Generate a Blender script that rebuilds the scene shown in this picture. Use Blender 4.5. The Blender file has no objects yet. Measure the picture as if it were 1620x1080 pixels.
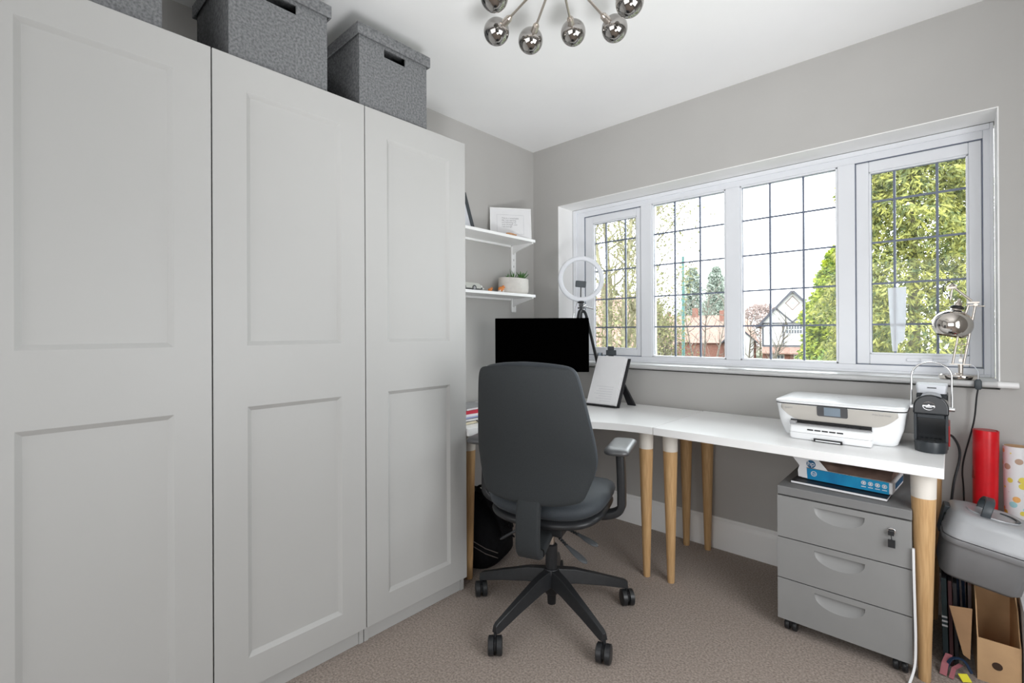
import bpy, bmesh, math, random
import numpy as np
from mathutils import Vector, Matrix, geometry
from math import sin, cos, pi, radians

random.seed(7)
rng = np.random.default_rng(7)
S = bpy.context.scene
COL = S.collection

# ------------------------------------------------------------------ camera
FPX, CXP, DYP = 752.712, 811.45, -16.643
CAM = Vector((2.2103, -2.6232, 1.1632))
yaw, pit, rol = radians(42.6493), radians(0.086), radians(-0.2765)
Fv = Vector((-sin(yaw), cos(yaw), 0)); Rv = Vector((cos(yaw), sin(yaw), 0)); Uv = Vector((0, 0, 1))
F2 = Fv * cos(pit) + Uv * sin(pit); U2 = Uv * cos(pit) - Fv * sin(pit)
R3 = Rv * cos(rol) + U2 * sin(rol); U3 = U2 * cos(rol) - Rv * sin(rol)
cd = bpy.data.cameras.new('camera'); cam = bpy.data.objects.new('camera', cd); COL.objects.link(cam)
cd.sensor_fit = 'HORIZONTAL'; cd.sensor_width = 36; cd.lens = FPX / 1620 * 36
cd.shift_x = -(CXP - 810) / 1620; cd.shift_y = DYP / 1620
cd.clip_start = 0.05; cd.clip_end = 400
Mc = Matrix((R3, U3, -F2)).transposed().to_4x4(); Mc.translation = CAM
cam.matrix_world = Mc
S.camera = cam

# ------------------------------------------------------------------ light
S.view_settings.view_transform = 'Standard'
S.view_settings.look = 'None'
S.view_settings.gamma = 1
S.view_settings.use_curve_mapping = False
S.view_settings.exposure = 0.15
S.cycles.use_denoising = True
S.cycles.max_bounces = 12; S.cycles.diffuse_bounces = 8; S.cycles.glossy_bounces = 6
S.cycles.transparent_max_bounces = 24; S.cycles.transmission_bounces = 8
S.cycles.caustics_reflective = False; S.cycles.caustics_refractive = False

wd = bpy.data.worlds.new('overcast_sky'); S.world = wd; wd.use_nodes = True
bgn = wd.node_tree.nodes['Background']
bgn.inputs[0].default_value = (0.91, 0.96, 1.0, 1); bgn.inputs[1].default_value = 7.4

def area(name, loc, rot, sx, sy, power, col=(1, 1, 1), portal=False, spread=0):
    l = bpy.data.lights.new(name, 'AREA'); l.shape = 'RECTANGLE'; l.size = sx; l.size_y = sy
    l.energy = power; l.color = col
    o = bpy.data.objects.new(name, l); COL.objects.link(o); o.location = loc; o.rotation_euler = rot
    if portal: l.cycles.is_portal = True
    if spread: l.spread = radians(spread)
    return o
area('window_portal', (1.28, .25, 1.48), (radians(-90), 0, 0), 2.15, 1.1, 1, portal=True)
# added unseen fill lights: a spot aimed at the ceiling, plus area panels
def spot(name, loc, tgt, size, power, col=(.97, .985, 1.0), r=.3):
    l = bpy.data.lights.new(name, 'SPOT'); l.energy = power; l.spot_size = radians(size); l.spot_blend = 1; l.shadow_soft_size = r; l.color = col
    o = bpy.data.objects.new(name, l); COL.objects.link(o); o.location = loc
    o.rotation_euler = (Vector(tgt)-Vector(loc)).to_track_quat('-Z', 'Y').to_euler(); return o
spot('ceiling_fill_spot', (2.8, -2.5, .25), (1.2, -1.05, 2.45), 68, 195)  # added bounce fill off the ceiling, not a fixture of the room
area('rear_fill_panel', (1.6, -3.9, 1.15), (radians(90), 0, 0), 2.2, 1.6, 24, (.96, .98, 1.0))  # added fill panel behind the camera
area('side_fill_panel', (2.95, -1.55, 1.15), (0, radians(90), 0), 1.2, 1.2, 27, (.96, .98, 1.0))  # added fill panel at the right wall, out of view
area('landing_fill_panel', (4.3, -3.25, 1.5), (0, radians(82), 0), 1.6, 1.3, 3, (.97, .985, 1.0))  # added weak fill through the unseen doorway

# ------------------------------------------------------------------ helpers
class MB:
    def __init__(s): s.v = []; s.f = []
    def add(s, vs, fs, M=None):
        n = len(s.v)
        for p in vs:
            p = Vector(p)
            s.v.append(tuple(M @ p) if M is not None else tuple(p))
        for f in fs: s.f.append(tuple(i + n for i in f))
        return s
    def box(s, x0, x1, y0, y1, z0, z1, M=None):
        v = [(x0,y0,z0),(x1,y0,z0),(x1,y1,z0),(x0,y1,z0),(x0,y0,z1),(x1,y0,z1),(x1,y1,z1),(x0,y1,z1)]
        return s.add(v, [(0,3,2,1),(4,5,6,7),(0,1,5,4),(1,2,6,5),(2,3,7,6),(3,0,4,7)], M)
    def lathe(s, prof, n=24, M=None, cap=True):
        vs = []; fs = []
        for r, z in prof:
            for k in range(n):
                a = 2*pi*k/n; vs.append((r*cos(a), r*sin(a), z))
        for i in range(len(prof)-1):
            for k in range(n):
                a = i*n+k; b = i*n+(k+1) % n
                fs.append((a, b, b+n, a+n))
        if cap:
            fs.append(tuple(range(n-1, -1, -1))); m = (len(prof)-1)*n
            fs.append(tuple(range(m, m+n)))
        return s.add(vs, fs, M)
    def cyl(s, p, q, r, n=16, r2=None):
        p = Vector(p); q = Vector(q); d = q-p
        M = Matrix.Translation(p) @ d.to_track_quat('Z', 'Y').to_matrix().to_4x4()
        return s.lathe([(r, 0), (r if r2 is None else r2, d.length)], n, M)
    def sweep(s, path, sec, up=(0, 0, 1), closed=False, scale=None, M=None, cap=True):
        """sec: list of (a,b): a along side, b along up'"""
        P = [Vector(p) for p in path]; n = len(sec); vs = []; fs = []
        up = Vector(up)
        for i, p in enumerate(P):
            if closed: t = P[(i+1) % len(P)] - P[i-1]
            else: t = P[min(i+1, len(P)-1)] - P[max(i-1, 0)]
            t.normalize()
            side = t.cross(up)
            if side.length < 1e-4: side = t.cross(Vector((1, 0, 0)) if abs(t.x) < .9 else Vector((0, 1, 0)))
            side.normalize(); u2 = side.cross(t).normalized()
            k = scale[i] if scale else 1
            for a, b in sec: vs.append(tuple(p + side*a*k + u2*b*k))
        m = len(P)
        for i in range(m if closed else m-1):
            j = (i+1) % m
            for k in range(n):
                fs.append((i*n+k, i*n+(k+1) % n, j*n+(k+1) % n, j*n+k))
        if cap and not closed:
            fs.append(tuple(range(n-1, -1, -1))); fs.append(tuple((m-1)*n+k for k in range(n)))
        return s.add(vs, fs, M)
    def tube(s, path, r, n=10, closed=False, scale=None, M=None):
        # parallel-transport frame
        P = [Vector(p) for p in path]; m = len(P); vs = []; fs = []
        def tan(i):
            if closed: return (P[(i+1) % m]-P[i-1]).normalized()
            return (P[min(i+1, m-1)]-P[max(i-1, 0)]).normalized()
        t0 = tan(0); a = t0.orthogonal().normalized()
        for i in range(m):
            t = tan(i); a = (a - t*a.dot(t)).normalized(); b = t.cross(a)
            k = r*(scale[i] if scale else 1)
            for j in range(n):
                q = 2*pi*j/n; vs.append(tuple(P[i] + a*cos(q)*k + b*sin(q)*k))
        for i in range(m if closed else m-1):
            jn = (i+1) % m
            for k in range(n): fs.append((i*n+k, i*n+(k+1) % n, jn*n+(k+1) % n, jn*n+k))
        if not closed:
            fs.append(tuple(range(n-1, -1, -1))); fs.append(tuple((m-1)*n+k for k in range(n)))
        return s.add(vs, fs, M)
    def prism(s, poly, z0, z1, M=None):
        n = len(poly)
        vs = [(x, y, z0) for x, y in poly] + [(x, y, z1) for x, y in poly]
        fs = [tuple(range(n-1, -1, -1)), tuple(range(n, 2*n))] + [(i, (i+1) % n, n+(i+1) % n, n+i) for i in range(n)]
        return s.add(vs, fs, M)
    def loft(s, rings, cap=True, M=None):
        n = len(rings[0]); vs = [p for r in rings for p in r]; fs = []
        for i in range(len(rings)-1):
            for k in range(n): fs.append((i*n+k, i*n+(k+1) % n, (i+1)*n+(k+1) % n, (i+1)*n+k))
        if cap:
            fs.append(tuple(range(n-1, -1, -1))); m = (len(rings)-1)*n; fs.append(tuple(range(m, m+n)))
        return s.add(vs, fs, M)
    def sphere(s, c, rx, ry=None, rz=None, n=20, m=12):
        ry = rx if ry is None else ry; rz = rx if rz is None else rz
        prof = [(max(1e-4, sin(pi*i/m)), -cos(pi*i/m)) for i in range(m+1)]
        M = Matrix.Translation(Vector(c)) @ Matrix.Diagonal((rx, ry, rz, 1))
        return s.lathe(prof, n, M)

def smooth_curve(pts, k=6):
    P = [Vector(p) for p in pts]; out = []
    for i in range(len(P)-1):
        p0 = P[max(i-1, 0)]; p1 = P[i]; p2 = P[i+1]; p3 = P[min(i+2, len(P)-1)]
        for j in range(k):
            t = j/k
            out.append(.5*((2*p1)+(-p0+p2)*t+(2*p0-5*p1+4*p2-p3)*t*t+(-p0+3*p1-3*p2+p3)*t**3))
    out.append(P[-1]); return out

def rrect(w, h, r, k=4, cx=0, cy=0):
    pts = []
    for qx, qy, a0 in ((1, 1, 0), (-1, 1, 90), (-1, -1, 180), (1, -1, 270)):
        for j in range(k+1):
            a = radians(a0 + 90*j/k)
            pts.append((cx + qx*(w/2-r) + r*cos(a), cy + qy*(h/2-r) + r*sin(a)))
    return pts

def chainM(o):
    M = Matrix.Identity(4)
    while o is not None:
        M = Matrix.LocRotScale(o.location, o.rotation_euler, o.scale) @ M; o = o.parent
    return M

def obj(name, b, mat, parent=None, world=False, bevel=0, smooth=40, loc=None, rot=None, seg=2):
    me = bpy.data.meshes.new(name)
    vs = b.v
    if world and parent is not None:
        Mi = chainM(parent).inverted(); vs = [tuple(Mi @ Vector(p)) for p in vs]
    me.from_pydata(vs, [], b.f); me.validate(); me.update()
    bm = bmesh.new(); bm.from_mesh(me); bmesh.ops.recalc_face_normals(bm, faces=bm.faces); bm.to_mesh(me); bm.free()
    if smooth:
        me.shade_smooth(); me.set_sharp_from_angle(angle=radians(smooth))
    me.materials.append(mat)
    o = bpy.data.objects.new(name, me); COL.objects.link(o)
    if parent is not None: o.parent = parent
    if loc: o.location = loc
    if rot: o.rotation_euler = rot
    if bevel:
        m = o.modifiers.new('bevel', 'BEVEL'); m.width = bevel; m.segments = seg; m.limit_method = 'ANGLE'
        m.angle_limit = radians(30); m.harden_normals = True
    return o

def thing(name, label, cat, loc=(0, 0, 0), rotz=0, group=None, rot=None):
    o = bpy.data.objects.new(name, None); COL.objects.link(o); o.empty_display_size = .05
    o.location = loc; o.rotation_euler = rot if rot else (0, 0, rotz)
    o['label'] = label; o['category'] = cat
    if group: o['group'] = group
    return o
def tag(o, label, cat, group=None):
    o['label'] = label; o['category'] = cat
    if group: o['group'] = group
    return o
def struct(name, b, m, parent=None, **k):
    o = obj(name, b, m, parent, **k)
    if parent is None: o['kind'] = 'structure'
    return o
def dup_obj(o, parent, loc=None):
    c = o.copy(); COL.objects.link(c); c.parent = parent
    if loc is not None: c.location = loc
    for ch in o.children: dup_obj(ch, c)
    return c
def text(name, body, size, mat, parent, M, extrude=.0002, align='CENTER', world=True, spacing=1.0):
    c = bpy.data.curves.new(name, 'FONT'); c.body = body; c.size = size; c.extrude = extrude
    c.align_x = align; c.align_y = 'CENTER'; c.space_line = 1.0; c.space_character = spacing
    tmp = bpy.data.objects.new('tmp_text', c); COL.objects.link(tmp)
    bpy.context.view_layer.update(); dg = bpy.context.evaluated_depsgraph_get()
    me = bpy.data.meshes.new_from_object(tmp.evaluated_get(dg)); me.name = name
    bpy.data.objects.remove(tmp, do_unlink=True); me.materials.clear(); me.materials.append(mat)
    o = bpy.data.objects.new(name, me); COL.objects.link(o)
    o.parent = parent
    Mi = chainM(parent).inverted() if world else Matrix.Identity(4)
    Q = Mi @ M
    o.location = Q.to_translation(); o.rotation_euler = Q.to_euler(); o.scale = Q.to_scale()
    return o
def frameM(o, x, y):
    """matrix with local x,y axes given"""
    x = Vector(x).normalized(); y = Vector(y); z = x.cross(y).normalized(); y = z.cross(x)
    M = Matrix((x, y, z)).transposed().to_4x4(); M.translation = Vector(o); return M

# ------------------------------------------------------------------ materials
def mat(name, col, rough=.5, metal=0, spec=.5, noise=0, nscale=20, bump=0, bscale=200, coat=0, detail=4, col2=None, aniso=None, trans=0, ior=1.45, sheen=0, stretch=None, emis=0):
    m = bpy.data.materials.new(name); m.use_nodes = True; nt = m.node_tree; N = nt.nodes; L = nt.links
    p = N['Principled BSDF']
    p.inputs['Base Color'].default_value = (*col, 1); p.inputs['Roughness'].default_value = rough
    p.inputs['Metallic'].default_value = metal; p.inputs['Specular IOR Level'].default_value = spec
    p.inputs['Coat Weight'].default_value = coat; p.inputs['Transmission Weight'].default_value = trans
    p.inputs['IOR'].default_value = ior; p.inputs['Sheen Weight'].default_value = sheen
    if noise or bump:
        tc = N.new('ShaderNodeTexCoord'); mp = N.new('ShaderNodeMapping'); L.new(tc.outputs['Object'], mp.inputs[0])
        if stretch: mp.inputs['Scale'].default_value = stretch
    if noise:
        nz = N.new('ShaderNodeTexNoise'); nz.inputs['Scale'].default_value = nscale; nz.inputs['Detail'].default_value = detail
        L.new(mp.outputs[0], nz.inputs['Vector'])
        rp = N.new('ShaderNodeValToRGB')
        c2 = col2 if col2 else tuple(c*(1-noise) for c in col)
        c1 = col if col2 else tuple(min(1, c*(1+noise)) for c in col)
        rp.color_ramp.elements[0].position = .35; rp.color_ramp.elements[1].position = .65
        rp.color_ramp.elements[0].color = (*c2, 1); rp.color_ramp.elements[1].color = (*c1, 1)
        L.new(nz.outputs['Fac'], rp.inputs[0]); L.new(rp.outputs[0], p.inputs['Base Color'])
    if bump:
        nb = N.new('ShaderNodeTexNoise'); nb.inputs['Scale'].default_value = bscale; nb.inputs['Detail'].default_value = 3
        L.new(mp.outputs[0], nb.inputs['Vector'])
        bp = N.new('ShaderNodeBump'); bp.inputs['Strength'].default_value = bump; bp.inputs['Distance'].default_value = .002
        L.new(nb.outputs['Fac'], bp.inputs['Height']); L.new(bp.outputs[0], p.inputs['Normal'])
    return m

M = {}
M['wall'] = mat('wall_paint', (.47, .46, .444), .7, spec=.25, noise=.015, nscale=3, bump=.05, bscale=300)
M['ceil'] = mat('ceiling_paint', (.86, .86, .857), .8, spec=.2, noise=.01, nscale=3)
M['white'] = mat('white_gloss_paint', (.88, .88, .875), .35, noise=.01, nscale=4)
M['reveal'] = mat('reveal_paint', (.90, .895, .885), .6, noise=.01, nscale=4)
M['upvc'] = mat('white_upvc', (.82, .835, .87), .25, noise=.008, nscale=4)
M['carpet'] = mat('beige_carpet', (.40, .335, .29), .95, spec=.1, noise=.3, nscale=140, bump=1.0, bscale=260, detail=8, col2=(.22, .18, .155), sheen=.15)
M['wardrobe'] = mat('wardrobe_foil', (.43, .428, .418), .42, spec=.4, noise=.008, nscale=3)
M['desk'] = mat('white_laminate', (.90, .90, .895), .3, spec=.5, noise=.006, nscale=6)
M['bamboo'] = mat('bamboo', (.62, .40, .20), .4, noise=1, nscale=30, col2=(.50, .30, .135), stretch=(6, 6, .35), detail=6)
M['cream'] = mat('cream_plastic', (.74, .70, .64), .4, noise=.01)
M['fabric'] = mat('charcoal_fabric', (.028, .031, .033), .75, spec=.25, noise=.12, nscale=500, bump=.25, bscale=900, sheen=.03)
M['seatfab'] = mat('seat_fabric', (.036, .043, .051), .6, spec=.45, noise=.12, nscale=500, bump=.25, bscale=900, sheen=.05)
M['blackp'] = mat('black_plastic', (.018, .019, .021), .38, spec=.5, noise=.1, nscale=60)
M['armpad'] = mat('soft_black_pad', (.06, .061, .064), .36, spec=1.0, noise=.05, nscale=60)
M['greyp'] = mat('grey_lever', (.07, .075, .08), .3, noise=.05)
M['screen'] = mat('black_screen', (.0006, .0006, .0006), .95, spec=0.0, noise=.05)
M['chrome'] = mat('chrome', (.75, .75, .76), .08, 1, noise=.02, nscale=5)
M['smoke'] = mat('smoked_chrome_glass', (.40, .385, .37), .04, 1, noise=.02, nscale=8)
M['nickel'] = mat('satin_nickel', (.62, .56, .50), .28, 1, noise=.03, nscale=30)
M['lampchrome'] = mat('polished_nickel', (.72, .67, .62), .1, 1, noise=.03, nscale=10)
M['felt'] = mat('grey_felt', (.21, .215, .22), .95, spec=.1, noise=1, nscale=130, col2=(.12, .123, .127), bump=.5, bscale=300, detail=8)
M['cab'] = mat('grey_metal_paint', (.26, .26, .257), .45, noise=.02, nscale=8)
M['cabtop'] = mat('grey_metal_top', (.20, .20, .20), .5, noise=.03, nscale=8)
M['dark'] = mat('dark_gap', (.012, .012, .013), .7, noise=.05)
M['printer'] = mat('white_printer_plastic', (.84, .85, .86), .25, noise=.008, nscale=10)
M['psilver'] = mat('champagne_panel', (.50, .475, .435), .4, spec=.5, noise=.02, nscale=10)
M['pgrey'] = mat('grey_print', (.33, .33, .34), .5, noise=.02)
M['pdark'] = mat('dark_grey_panel', (.085, .085, .09), .3, noise=.05)
M['lcd'] = mat('lcd_blue_grey', (.22, .27, .32), .15, noise=.03)
M['cgrey'] = mat('coffee_charcoal', (.026, .031, .036), .35, spec=.5, noise=.06, nscale=60)
M['cgloss'] = mat('coffee_gloss_black', (.009, .011, .014), .1, spec=.6, noise=.06, nscale=60)
M['red'] = mat('red_foil_wrap', (.62, .008, .015), .28, spec=.6, noise=.1, nscale=15)
M['redp'] = mat('red_plastic', (.35, .02, .02), .35, noise=.05)
M['orange'] = mat('orange_ceramic', (.75, .26, .06), .35, noise=.05)
M['wood'] = mat('light_wood', (.55, .30, .15), .5, noise=1, nscale=25, col2=(.45, .23, .11), stretch=(1, 8, 8))
M['paperw'] = mat('white_paper', (.80, .80, .81), .8, spec=.2, noise=.01)
M['greyink'] = mat('grey_ink', (.30, .30, .31), .8, noise=.05)
M['faintink'] = mat('faint_ink', (.56, .57, .6), .8, noise=.05)
M['pot'] = mat('stone_white_ceramic', (.66, .63, .59), .45, noise=.04, nscale=40)
M['soil'] = mat('soil', (.05, .035, .025), .9, noise=.3, nscale=80)
M['aloe'] = mat('succulent_green', (.13, .30, .07), .4, noise=1, nscale=20, col2=(.07, .17, .06))
M['toycar'] = mat('grey_toy_paint', (.42, .42, .38), .35, noise=.03)
M['wtoy'] = mat('white_toy', (.8, .8, .78), .4, noise=.02)
M['case'] = mat('grey_case_plastic', (.37, .38, .395), .3, spec=.5, noise=.04, nscale=15, bump=.03, bscale=500)
M['case2'] = mat('darker_case_plastic', (.20, .20, .205), .42, spec=.4, noise=.04, nscale=15)
M['chandle'] = mat('slate_handle', (.05, .06, .068), .4, noise=.05)
M['kraft'] = mat('kraft_cardboard', (.52, .335, .185), .75, spec=.2, noise=.08, nscale=12, bump=.05, bscale=300)
M['kraft2'] = mat('brown_cardboard', (.33, .20, .11), .8, spec=.2, noise=.1, nscale=12)
M['hole'] = mat('dark_hole', (.045, .025, .015), .9, noise=.1)
M['blueprint'] = mat('cyan_blue_print', (.010, .32, .58), .4, spec=.4, noise=1, nscale=9, col2=(.006, .19, .42))
M['navyprint'] = mat('navy_print', (.01, .10, .22), .45, noise=.1)
M['tealprint'] = mat('teal_print', (.03, .18, .26), .5, noise=.1)
M['brownwrap'] = mat('brown_torn_wrap', (.19, .125, .10), .7, noise=.3, nscale=14)
M['coral'] = mat('coral_red_paper', (.55, .03, .06), .6, noise=.05)
M['bluep'] = mat('lilac_paper', (.38, .42, .66), .7, noise=.03)
M['creamp'] = mat('cream_paper', (.78, .70, .52), .8, noise=.03)
M['navy'] = mat('navy_cloth', (.012, .03, .07), .7, noise=.1)
M['blackc'] = mat('black_cloth', (.006, .006, .007), .85, spec=.15, noise=.2, nscale=60, bump=.4, bscale=400)
M['greytape'] = mat('grey_seam_tape', (.12, .10, .09), .8, noise=.1)
M['pink'] = mat('dusty_pink_paper', (.38, .13, .15), .7, noise=.05)
M['yellow'] = mat('yellow_card', (.72, .66, .04), .6, noise=.05)
M['maroon'] = mat('maroon_cover', (.045, .014, .016), .6, noise=.1)
M['bookblack'] = mat('black_cover', (.012, .012, .014), .5, noise=.1)
M['greenbk'] = mat('dark_teal_cover', (.006, .015, .018), .5, noise=.1)
M['ringw'] = mat('frosted_diffuser', (.70, .72, .76), .4, noise=.01)
M['teal'] = mat('weathered_teal_paint', (.045, .115, .105), .6, noise=.15, nscale=6)
# carpet-style roll pattern
def wrap_mat():
    m = mat('pastel_wrapping_paper', (.74, .73, .74), .3, spec=.5); nt = m.node_tree; N = nt.nodes; L = nt.links
    p = N['Principled BSDF']; tc = N.new('ShaderNodeTexCoord')
    vo = N.new('ShaderNodeTexVoronoi'); vo.inputs['Scale'].default_value = 30
    L.new(tc.outputs['Object'], vo.inputs['Vector'])
    lt = N.new('ShaderNodeMath'); lt.operation = 'LESS_THAN'; lt.inputs[1].default_value = .33
    L.new(vo.outputs['Distance'], lt.inputs[0])
    sp = N.new('ShaderNodeSeparateColor'); L.new(vo.outputs['Color'], sp.inputs[0])
    rp = N.new('ShaderNodeValToRGB'); rp.color_ramp.interpolation = 'CONSTANT'
    e = rp.color_ramp.elements; e[0].color = (.72, .60, .10, 1); e[1].position = .3; e[1].color = (.35, .62, .66, 1)
    for pos, c in ((.5, (.80, .42, .14, 1)), (.7, (.74, .73, .74, 1)), (.85, (.45, .30, .22, 1))):
        q = e.new(pos); q.color = c
    L.new(sp.outputs[0], rp.inputs[0])
    mx = N.new('ShaderNodeMix'); mx.data_type = 'RGBA'; L.new(lt.outputs[0], mx.inputs[0])
    mx.inputs[6].default_value = (.74, .73, .74, 1); L.new(rp.outputs[0], mx.inputs[7]); L.new(mx.outputs[2], p.inputs['Base Color'])
    return m
M['wrap'] = wrap_mat()
def glass_mat(name, tint=(.97, .985, .98), refl=.06):
    m = bpy.data.materials.new(name); m.use_nodes = True; nt = m.node_tree; N = nt.nodes; L = nt.links
    N.remove(N['Principled BSDF']); out = N['Material Output']
    t = N.new('ShaderNodeBsdfTransparent'); t.inputs[0].default_value = (*tint, 1)
    g = N.new('ShaderNodeBsdfGlossy'); g.inputs['Roughness'].default_value = .02
    fr = N.new('ShaderNodeFresnel'); fr.inputs[0].default_value = 1.3
    mx = N.new('ShaderNodeMixShader'); L.new(fr.outputs[0], mx.inputs[0]); L.new(t.outputs[0], mx.inputs[1]); L.new(g.outputs[0], mx.inputs[2])
    L.new(mx.outputs[0], out.inputs[0]); return m
M['glass'] = glass_mat('window_glass')
M['jar'] = glass_mat('clear_jar_glass', (.90, .93, .95))
M['lead'] = mat('lead_came', (.17, .195, .26), .45, .2, noise=.05)
def translucent(name, col, f=.6):
    m = mat(name, col, .7, noise=.01); nt = m.node_tree; N = nt.nodes; L = nt.links
    p = N['Principled BSDF']; out = N['Material Output']
    t = N.new('ShaderNodeBsdfTranslucent'); t.inputs[0].default_value = (*col, 1)
    mx = N.new('ShaderNodeMixShader'); mx.inputs[0].default_value = f
    L.new(p.outputs[0], mx.inputs[1]); L.new(t.outputs[0], mx.inputs[2]); L.new(mx.outputs[0], out.inputs[0]); return m
M['tpaper'] = translucent('backlit_white_paper', (.85, .87, .9), .4)
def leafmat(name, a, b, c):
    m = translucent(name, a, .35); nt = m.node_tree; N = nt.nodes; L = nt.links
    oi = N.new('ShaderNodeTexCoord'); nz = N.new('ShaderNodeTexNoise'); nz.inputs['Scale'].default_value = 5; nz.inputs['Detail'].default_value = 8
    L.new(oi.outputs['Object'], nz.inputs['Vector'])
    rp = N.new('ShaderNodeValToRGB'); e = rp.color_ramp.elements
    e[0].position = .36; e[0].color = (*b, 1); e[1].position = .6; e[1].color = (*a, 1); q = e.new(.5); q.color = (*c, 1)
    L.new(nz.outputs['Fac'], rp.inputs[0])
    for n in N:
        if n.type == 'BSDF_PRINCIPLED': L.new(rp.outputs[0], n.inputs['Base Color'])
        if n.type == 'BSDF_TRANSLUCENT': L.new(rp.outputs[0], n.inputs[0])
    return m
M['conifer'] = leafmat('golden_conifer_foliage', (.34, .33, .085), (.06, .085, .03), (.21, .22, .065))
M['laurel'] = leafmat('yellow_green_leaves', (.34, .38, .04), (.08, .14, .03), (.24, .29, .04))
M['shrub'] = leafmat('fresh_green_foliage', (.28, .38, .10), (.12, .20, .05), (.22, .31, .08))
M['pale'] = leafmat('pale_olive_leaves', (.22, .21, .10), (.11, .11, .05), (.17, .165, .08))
M['fartree'] = leafmat('hazy_far_foliage', (.34, .37, .33), (.20, .24, .20), (.27, .31, .26))  # pale greens put the distance haze into the leaf colour
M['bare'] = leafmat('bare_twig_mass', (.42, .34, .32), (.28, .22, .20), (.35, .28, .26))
M['bark'] = mat('olive_bark', (.15, .135, .08), .9, noise=.3, nscale=8)
M['barkd'] = mat('grey_brown_bark', (.13, .11, .09), .9, noise=.3, nscale=8)
M['grass'] = mat('garden_grass', (.09, .10, .055), .95, noise=.4, nscale=1.5)
M['road'] = mat('asphalt', (.12, .12, .12), .9, noise=.2, nscale=3)
M['render'] = mat('white_house_render', (.42, .41, .40), .85, noise=.03, nscale=2)
M['brick'] = mat('red_brick', (.17, .075, .055), .85, noise=.25, nscale=10)
M['tile'] = mat('red_roof_tile', (.20, .12, .095), .85, noise=.2, nscale=6)
M['timber'] = mat('grey_black_timber', (.045, .045, .055), .8, noise=.1)
M['wframe'] = mat('white_window_frame', (.42, .42, .42), .5, noise=.02)
M['hpane'] = mat('dark_house_pane', (.07, .075, .09), .15, noise=.1)
M['gutter'] = mat('red_sign', (.5, .05, .06), .6, noise=.05)

# ------------------------------------------------------------------ room shell
H = 2.4515; XR = 3.0; YR = -4.0
OX0, OX1, OZ0, OZ1 = .2215, 2.3488, .94, 2.0247
WY = .165
struct('floor', MB().box(0, XR, YR, 0, -.12, 0), M['carpet'], smooth=0)
struct('ceiling', MB().box(0, XR, YR, 0, H, H+.12), M['ceil'], smooth=0)
struct('wall_left', MB().box(-.15, 0, YR-.15, .28, -.12, H+.12), M['wall'], smooth=0)
w = MB(); DY0, DY1 = -3.75, -2.75
w.box(XR, XR+.15, YR-.15, DY0, -.12, H+.12); w.box(XR, XR+.15, DY1, .28, -.12, H+.12); w.box(XR, XR+.15, DY0, DY1, 2.05, H+.12)
struct('wall_right', w, M['wall'], smooth=0)
w = MB(); w.box(0, OX0, 0, .28, -.12, H+.12); w.box(OX1, XR, 0, .28, -.12, H+.12)
w.box(OX0, OX1, 0, .28, -.12, OZ0-.01); w.box(OX0, OX1, 0, .28, OZ1, H+.12)
struct('wall_window', w, M['wall'], smooth=0)
struct('wall_rear', MB().box(0, XR, YR-.15, YR, -.12, H+.12), M['wall'], smooth=0)
# unseen doorway and landing behind the camera, added to let fill light in
struct('floor_added_landing', MB().box(XR, 4.8, YR-.3, -2.2, -.12, 0), M['carpet'], smooth=0)
w = MB(); w.box(4.7, 4.8, YR-.3, -2.2, 0, H); w.box(XR+.15, 4.7, YR-.4, YR-.3, 0, H); w.box(XR+.15, 4.7, -2.2, -2.1, 0, H); w.box(XR+.15, 4.8, YR-.4, -2.1, H, H+.1)
struct('wall_added_landing', w, M['wall'], smooth=0)
# reveal lining (white plaster)
t = .004; w = MB()
w.box(OX0, OX0+t, .0005, WY, OZ0, OZ1); w.box(OX1-t, OX1, .0005, WY, OZ0, OZ1); w.box(OX0+t, OX1-t, .0005, WY, OZ1-t, OZ1)
struct('trim_1', w, M['reveal'], smooth=0)
# window board with bull-nosed edge
SZ = .962
prof = [(WY+.02, SZ-.024), (WY+.02, SZ), (-.020, SZ)] + [(-.020-.012*sin(pi*i/8), SZ-.012+.012*cos(pi*i/8)) for i in range(1, 9)]
w = MB()
w.prism(prof, 0, OX1-OX0-.01, Matrix.Translation((OX0+.005, 0, 0)) @ Matrix(((0, 0, 1, 0), (1, 0, 0, 0), (0, 1, 0, 0), (0, 0, 0, 1))))
nose = [(-.001, SZ-.024), (-.001, SZ), (-.020, SZ)] + [(-.020-.012*sin(pi*i/8), SZ-.012+.012*cos(pi*i/8)) for i in range(1, 9)]
w.prism(nose, 0, 2.398-.17, Matrix.Translation((.17, 0, 0)) @ Matrix(((0, 0, 1, 0), (1, 0, 0, 0), (0, 1, 0, 0), (0, 0, 0, 1))))
struct('trim_2', w, M['white'], bevel=.003)
# baseboards
def baseboard(name, L, M4):
    p = [(0, 0), (.018, 0), (.018, .118), (.016, .126), (.016, .130), (.011, .142), (.008, .148), (.008, .160), (.005, .166), (0, .166)]
    b = MB(); b.prism(p, 0, L, M4); return struct(name, b, M['white'], smooth=25)
baseboard('baseboard_window', XR-.02, Matrix.Translation((.0, -.0005, 0)) @ Matrix(((0, 0, 1, 0), (-1, 0, 0, 0), (0, 1, 0, 0), (0, 0, 0, 1))))
baseboard('baseboard_left', 1.15, Matrix.Translation((.0005, -1.17, 0)) @ Matrix(((1, 0, 0, 0), (0, 0, 1, 0), (0, 1, 0, 0), (0, 0, 0, 1))))

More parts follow.
